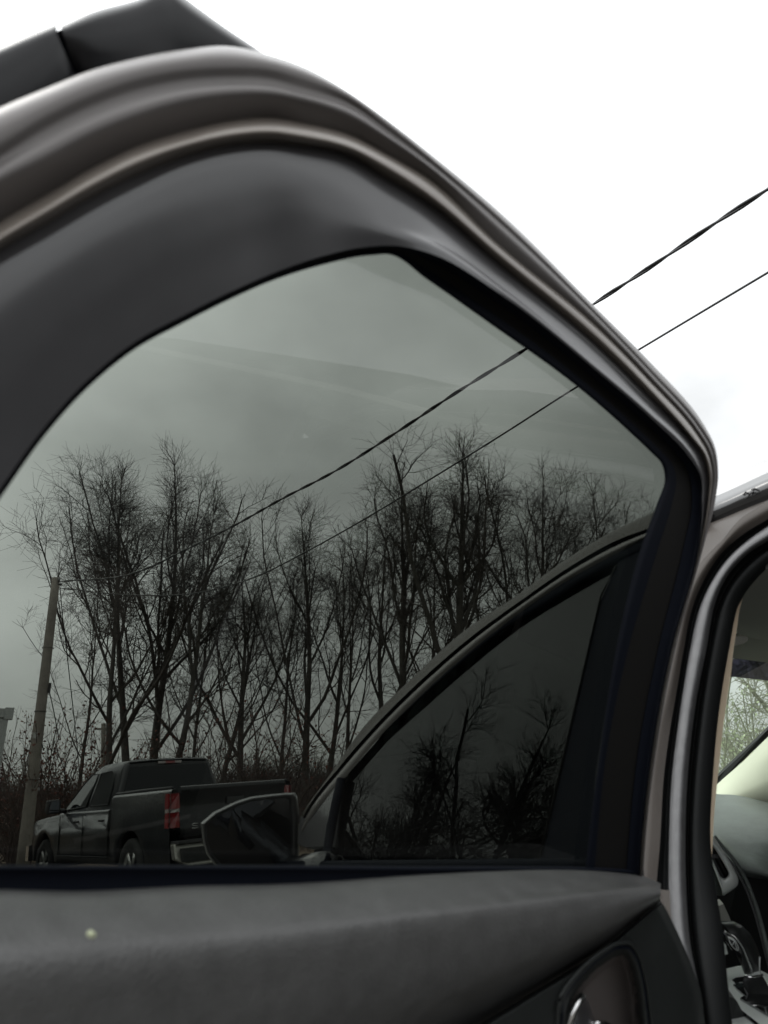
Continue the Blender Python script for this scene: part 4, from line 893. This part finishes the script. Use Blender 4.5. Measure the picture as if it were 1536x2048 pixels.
# ---------------------------------------------------------------- pickup truck
truck = thing('pickup_truck', 'dark grey crew cab pickup truck parked beyond the car, seen from behind', 'pickup truck', TR, None, TROT)
def tp_(name, v, f, m, parent=truck, **k): return mesh_obj(name, v, f, M[m] if isinstance(m, str) else m, parent, **k)
def dewy_highlight():  # dew in coat and bump; bed-side highlight sparkle painted into the base colour
    m = mat('dark_grey_truck_paint', (.009, .010, .012), .30, metal=.0, coat=.35, spec=.4); t = m.node_tree; b = t.nodes['Principled BSDF']
    tcx = N(t, 'ShaderNodeTexCoord'); n = N(t, 'ShaderNodeTexNoise'); n.inputs['Scale'].default_value = 2.2; n.inputs['Detail'].default_value = 3
    n2 = N(t, 'ShaderNodeTexNoise'); n2.inputs['Scale'].default_value = 26; n2.inputs['Detail'].default_value = 6
    t.links.new(tcx.outputs['Object'], n.inputs[0]); t.links.new(tcx.outputs['Object'], n2.inputs[0])
    ml = N(t, 'ShaderNodeMath', operation='MULTIPLY'); t.links.new(n.outputs[0], ml.inputs[0]); t.links.new(n2.outputs[0], ml.inputs[1])
    r = N(t, 'ShaderNodeMapRange'); r.inputs[1].default_value = .20; r.inputs[2].default_value = .36; r.inputs[3].default_value = .03; r.inputs[4].default_value = .40
    t.links.new(ml.outputs[0], r.inputs[0]); t.links.new(r.outputs[0], b.inputs['Coat Roughness'])
    bb = N(t, 'ShaderNodeBump'); bb.inputs['Strength'].default_value = .25; bb.inputs['Distance'].default_value = .004; t.links.new(n2.outputs[0], bb.inputs['Height']); t.links.new(bb.outputs[0], b.inputs['Normal'])
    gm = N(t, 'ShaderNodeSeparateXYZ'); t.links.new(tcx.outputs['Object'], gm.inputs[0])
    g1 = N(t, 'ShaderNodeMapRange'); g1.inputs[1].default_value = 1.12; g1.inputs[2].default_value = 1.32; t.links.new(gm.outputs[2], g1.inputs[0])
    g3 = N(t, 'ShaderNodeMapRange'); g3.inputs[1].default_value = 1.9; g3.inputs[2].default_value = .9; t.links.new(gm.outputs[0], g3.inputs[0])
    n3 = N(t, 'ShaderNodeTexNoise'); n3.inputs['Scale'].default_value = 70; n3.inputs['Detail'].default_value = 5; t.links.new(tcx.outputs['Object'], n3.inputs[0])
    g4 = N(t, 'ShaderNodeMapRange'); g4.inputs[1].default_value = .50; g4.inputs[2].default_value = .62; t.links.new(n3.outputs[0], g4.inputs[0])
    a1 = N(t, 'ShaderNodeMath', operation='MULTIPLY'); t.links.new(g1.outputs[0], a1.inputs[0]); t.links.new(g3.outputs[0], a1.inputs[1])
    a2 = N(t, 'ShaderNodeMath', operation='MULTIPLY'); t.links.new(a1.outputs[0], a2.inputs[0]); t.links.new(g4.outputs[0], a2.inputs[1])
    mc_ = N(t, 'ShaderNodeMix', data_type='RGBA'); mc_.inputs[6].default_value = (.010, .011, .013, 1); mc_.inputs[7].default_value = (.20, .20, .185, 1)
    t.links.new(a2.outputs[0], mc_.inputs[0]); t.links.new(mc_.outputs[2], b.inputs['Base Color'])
    return m
M['tpaint'] = dewy_highlight()
M['tgate'] = mat('dark_grey_tailgate_paint', (.009, .010, .012), .24, coat=.4, spec=.4, var=(6, .2))
M['truckglass'] = mat('truck_glass', (.006, .008, .010), .03, spec=.45)
M['red'] = mat('red_lens', (.20, .006, .008), .12, coat=1.); M['white_lens'] = mat('clear_lens', (.32, .28, .27), .12, coat=1.)
M['tyre'] = mat('tyre', (.012, .012, .012), .8); M['alloy'] = mat('alloy_rim', (.45, .45, .44), .3, metal=.8); M['plast'] = mat('grey_plastic', (.03, .03, .032), .6)
# body sides: cross sections along the length, with a shoulder, open wheel arches cut by the outline
def body_section(x):
    # half width and heights along the truck
    w = .98; 
    if x > 5.3: w = .98-.10*((x-5.3)/.5)**2
    if x < .25: w = .965+.015*(x/.25)
    zt = 1.42 if x < 1.95 else (1.235 if x < 4.25 else 1.20-.10*((x-4.25)/1.5)**1.6)
    return w, zt
def flank(side_):
    out = []; 
    stations = sorted(set(list(np.linspace(0, 5.8, 59))+[1.94, 1.96, 2.0]))
    rows = []
    for x in stations:
        w, zt = body_section(x)
        fl_ = 0
        for cx in (1.2, 4.85):
            dx = abs(x-cx)
            if dx < .72: fl_ = .035*(1-(dx/.72)**2)
        arch_z = 0
        for cx in (1.2, 4.85):
            if abs(x-cx) < .50: arch_z = .42+math.sqrt(.25-(x-cx)**2)*1.0
        zb = max(.46, arch_z)
        prof = [(w-.10, zt), (w-.035, zt-.01), (w-.012, zt-.05), (w-.015, zt-.18), (w-.005+fl_*.3, (zt*.45+1.0*.55)-.0), (w+.0+fl_, max(zb+.03, .86)), (w-.005+fl_, max(zb+.015, .66)), (w-.02+fl_, zb), (w-.12, zb)]
        rows.append(np.array([(x, side_*a, z) for a, z in prof]))
    v, f = loft_rows(rows, 1); return v, f
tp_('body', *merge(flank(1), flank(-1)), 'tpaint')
# hood and front
rows = []
for x in np.linspace(4.0, 5.78, 12):
    w, zt = body_section(x); rows.append(np.array([(x, y*(w-.095), zt+.05*(1-abs(y)**3)-.0) for y in np.linspace(-1, 1, 11)]))
rows.append(np.array([(5.85, y*.86, .80) for y in np.linspace(-1, 1, 11)])); rows.append(np.array([(5.86, y*.84, .45) for y in np.linspace(-1, 1, 11)]))
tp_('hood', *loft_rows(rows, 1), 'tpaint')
tp_('front_bumper', *boxg((5.86, 0, .58), (.16, 1.9, .26)), 'chrome', smooth=False)
tp_('chassis', *boxg((2.9, 0, .55), (5.3, 1.1, .3)), 'plast', smooth=False)
# cab greenhouse
ZB = 1.225
def cabring(z, xr, xf, w): 
    return [(xr, -w, z), (xr+.05, -w-.0, z), (xf-.25, -w, z), (xf, -w*.80, z), (xf, w*.80, z), (xf-.25, w, z), (xr+.05, w, z), (xr, w, z)]
base = [(1.96, .93), (3.9, .93), (4.35, .70)]; 
def cabrow(z, t):
    xr = 1.965+.10*t; xf = 4.38-.98*t; w = .935-.215*t
    c_ = [(xr, 0), (xr, w*.5), (xr, w-.07), (xr+.03, w-.015), (xr+.10, w), (xr+.9, w+.005), (xf-.42, w), (xf-.16, w-.05), (xf-.03, w*.62), (xf, 0)]
    full = c_+[(x, -y) for x, y in c_[-2:0:-1]]+[c_[0]]
    return np.array([(x, y, z) for x, y in full])
rows = [cabrow(ZB-.02, 0), cabrow(ZB+.2, .30), cabrow(ZB+.45, .68), cabrow(ZB+.60, .90), cabrow(1.87, 1.0), cabrow(1.90, 1.10), cabrow(1.915, 1.25)]
top_ = rows[-1]; cen = top_.mean(0)
rows.append(cen+(top_-cen)*.6+np.array([0, 0, .012])); rows.append(cen+(top_-cen)*.05+np.array([0, 0, .016]))
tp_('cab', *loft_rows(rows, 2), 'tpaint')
def cabpt(t, u, side_=1, out=.006):       # point on the side of the cab; t height 0..1, u = x coordinate
    z = ZB+.66*t; w = .935-.215*(z-ZB)/.66; return np.array([u, side_*(w+out), z])
for sd in (1, -1):
    for nm, P in (('rear_side_window', [(.10, 2.20), (.10, 2.98), (.84, 2.93), (.86, 2.48), (.80, 2.36), (.5, 2.26)]), ('front_side_window', [(.10, 3.10), (.06, 4.05), (.30, 3.86), (.62, 3.58), (.84, 3.32), (.84, 3.05)])):
        v, f = prism([cabpt(t, u, sd, .010) for t, u in P], (0, -sd*.02, 0)); tp_('side_window', v, f, 'truckglass', smooth=False, recalc=True)
        ring = [cabpt(t, u, sd, .011) for t, u in P]; tp_('window_trim', *tube(ring+[ring[0]], .010, 6), 'plast')
# rear window
rw = [(1.955+.10*t-.012, y, ZB+.66*t) for t, y in ((.16, .80), (.90, .66), (.90, -.66), (.16, -.80))]
tp_('rear_window', *prism(rw, (.02, 0, 0)), 'truckglass', smooth=False, recalc=True)
tp_('brake_light', *boxg((2.045, 0, 1.868), (.03, .40, .035)), 'white_lens', smooth=False)
tp_('brake_light', *boxg((2.035, .0, 1.867), (.03, .16, .036)), 'red', smooth=False)
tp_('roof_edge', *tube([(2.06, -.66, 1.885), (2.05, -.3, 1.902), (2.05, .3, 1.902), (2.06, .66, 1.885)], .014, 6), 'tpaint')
# cargo bed
bedv = merge(boxg((1.0, .86, 1.15), (1.9, .07, .50)), boxg((1.0, -.86, 1.15), (1.9, .07, .50)), boxg((1.0, 0, .90), (1.9, 1.66, .05)), boxg((1.93, 0, 1.16), (.05, 1.66, .50)))
tp_('bed', *bedv, 'plast', smooth=False)
for sd in (1, -1): tp_('bed_rail', *tube([(.05, sd*.90, 1.43), (1.0, sd*.90, 1.437), (1.92, sd*.90, 1.43)], .022, 8), 'plast')
# tailgate
rows = []
for x, z in ((.06, 1.44), (.0, 1.445), (-.03, 1.43), (-.035, 1.38), (-.015, 1.33), (-.018, 1.0), (-.03, .86), (-.0, .80)):
    rows.append(np.array([(x, y, z) for y in np.linspace(.825, -.825, 9)]))
tg = tp_('tailgate', *loft_rows(rows, 2), 'tgate')
tp_('tailgate_handle', *boxg((-.028, 0, 1.22), (.02, .26, .09)), 'plast', tg, smooth=False)
# stamped name across the tailgate, letter by letter
GL = {'S': [[(1,.9),(.5,1),(0,.85),(0,.6),(1,.4),(1,.12),(.5,0),(0,.1)]], 'I': [[(.5,0),(.5,1)]], 'L': [[(0,1),(0,0),(1,0)]], 'V': [[(0,1),(.5,0),(1,1)]], 'E': [[(1,1),(0,1),(0,0),(1,0)],[(0,.5),(.9,.5)]],
      'R': [[(0,0),(0,1),(1,.95),(1,.55),(0,.5)],[(.4,.5),(1,0)]], 'A': [[(0,0),(.5,1),(1,0)],[(.2,.4),(.8,.4)]], 'D': [[(0,0),(0,1),(.7,.95),(1,.6),(1,.4),(.7,.05),(0,0)]], 'O': [[(0,.15),(0,.85),(.3,1),(.7,1),(1,.85),(1,.15),(.7,0),(.3,0),(0,.15)]]}
for i, ch in enumerate('SILVERADO'):
    y0 = .66-i*.152
    ps = [tube([(-.034, y0-a*.085, .90+b*.062) for a, b in s], .007, 5) for s in GL[ch]]
    tp_('letter', *merge(*ps), 'alloy', tg)
# tail lamps
for sd in (1, -1):
    pl = []
    for z0, z1, m in ((1.165, 1.36, 'red'), (1.12, 1.165, 'white_lens'), (.93, 1.12, 'red')):
        P = [(-.025, sd*.835, z0), (-.015, sd*.90, z0), (.03, sd*.977, z0), (.10, sd*.990, z0), (.085, sd*.990, z1), (.03, sd*.979, z1), (-.015, sd*.90, z1), (-.025, sd*.845, z1)]
        v, f = prism(P, (.05, -sd*.04, 0)); lm = tp_('tail_light', v, f, m, smooth=False, recalc=True)
# rear bumper with step corner
for sd in (1, -1):
    v, f = prism([(-.04, sd*.35, .74), (-.04, sd*.98, .74), (-.10, sd*.98, .55), (-.14, sd*.80, .46), (-.14, sd*.35, .46)], (-.13, 0, 0))
    bevel(tp_('bumper_end', v, f, mat('dull_chrome', (.34, .33, .30), .32, metal=.7), smooth=False, recalc=True), .02, 2)
    tp_('bumper_step', *boxg((-.235, sd*.70, .60), (.10, .42, .16)), 'blackin', smooth=False)
tp_('bumper_top', *boxg((-.12, 0, .755), (.24, 1.9, .03)), 'plast', smooth=False)
tp_('number_plate_recess', *boxg((-.16, 0, .60), (.16, .62, .22)), 'plast', smooth=False)
# door seams and handles, mirror
for sd in (1,):
    for xx in (2.02, 3.06, 4.12): tp_('door_seam', *tube([(xx, sd*.983, 1.19), (xx, sd*.985, .95), (xx+.01, sd*.985, .55)], .006, 5), 'blackin')
    for xx in (2.25, 3.30): bevel(tp_('door_handle', *boxg((xx, sd*1.0, 1.07), (.20, .035, .035)), 'plast', smooth=False), .01, 2)
    tp_('sill_line', *tube([(1.98, sd*.985, .56), (4.2, sd*.985, .56)], .012, 5), 'blackin')
for sd in (1, -1):
    v, f = prism([(4.02, sd*1.02, 1.22), (4.02, sd*1.22, 1.22), (4.03, sd*1.24, 1.28), (4.03, sd*1.22, 1.44), (4.02, sd*1.04, 1.45), (4.01, sd*1.01, 1.40)], (.13, 0, 0))
    mm = tp_('door_mirror', v, f, 'plast', smooth=False, recalc=True); bevel(mm, .02, 2)
    tp_('mirror_glass', *boxg((4.015, sd*1.125, 1.335), (.006, .16, .17)), 'mirror', mm, smooth=False)
    tp_('mirror_arm', *tube([(4.08, sd*.90, 1.25), (4.08, sd*1.06, 1.28)], .035, 8), 'plast', mm)
# wheels
for cx in (1.2, 4.85):
    for sd in (1, -1):
        c = np.array([cx, sd*.86, .41]); th = np.linspace(0, 2*math.pi, 41)
        prof = [(.24, .11), (.27, .125), (.37, .13), (.405, .10), (.41, 0), (.405, -.1), (.37, -.13), (.27, -.125), (.24, -.11)]
        rows = [np.array([c+np.array([r*math.cos(t), sd*w, r*math.sin(t)]) for t in th]) for r, w in prof]
        wh = tp_('wheel', *loft_rows(rows, 1), 'tyre')
        rows = [np.array([c+np.array([r*math.cos(t), sd*w, r*math.sin(t)]) for t in th]) for r, w in ((.255, .115), (.245, .09), (.22, .02))]
        tp_('rim', *loft_rows(rows, 1), 'alloy', wh)
        sp_ = [tube([c+np.array([.03*math.cos(t), sd*.085, .03*math.sin(t)]), c+np.array([.235*math.cos(t+e), sd*.10, .235*math.sin(t+e)])], [.028, .018], 6) for t in np.linspace(0, 2*math.pi, 7)[:-1] for e in (-.09, .09)]
        tp_('spoke', *merge(*sp_, tube([c+np.array([0, sd*.06, 0]), c+np.array([0, sd*.11, 0])], .05, 12)), 'alloy', wh)
        tp_('brake_disc', *tube([c+np.array([0, sd*.0, 0]), c+np.array([0, sd*.02, 0])], .20, 20), 'plast', wh)
# wheel arch liners
for cx in (1.2, 4.85):
    rows = [np.array([(cx+.49*math.cos(t), y, .42+.49*math.sin(t)) for t in np.linspace(-.1, math.pi+.1, 18)]) for y in (-.95, -.5, .5, .95)]
    tp_('arch_liner', *loft_rows(rows, 1), 'blackin')
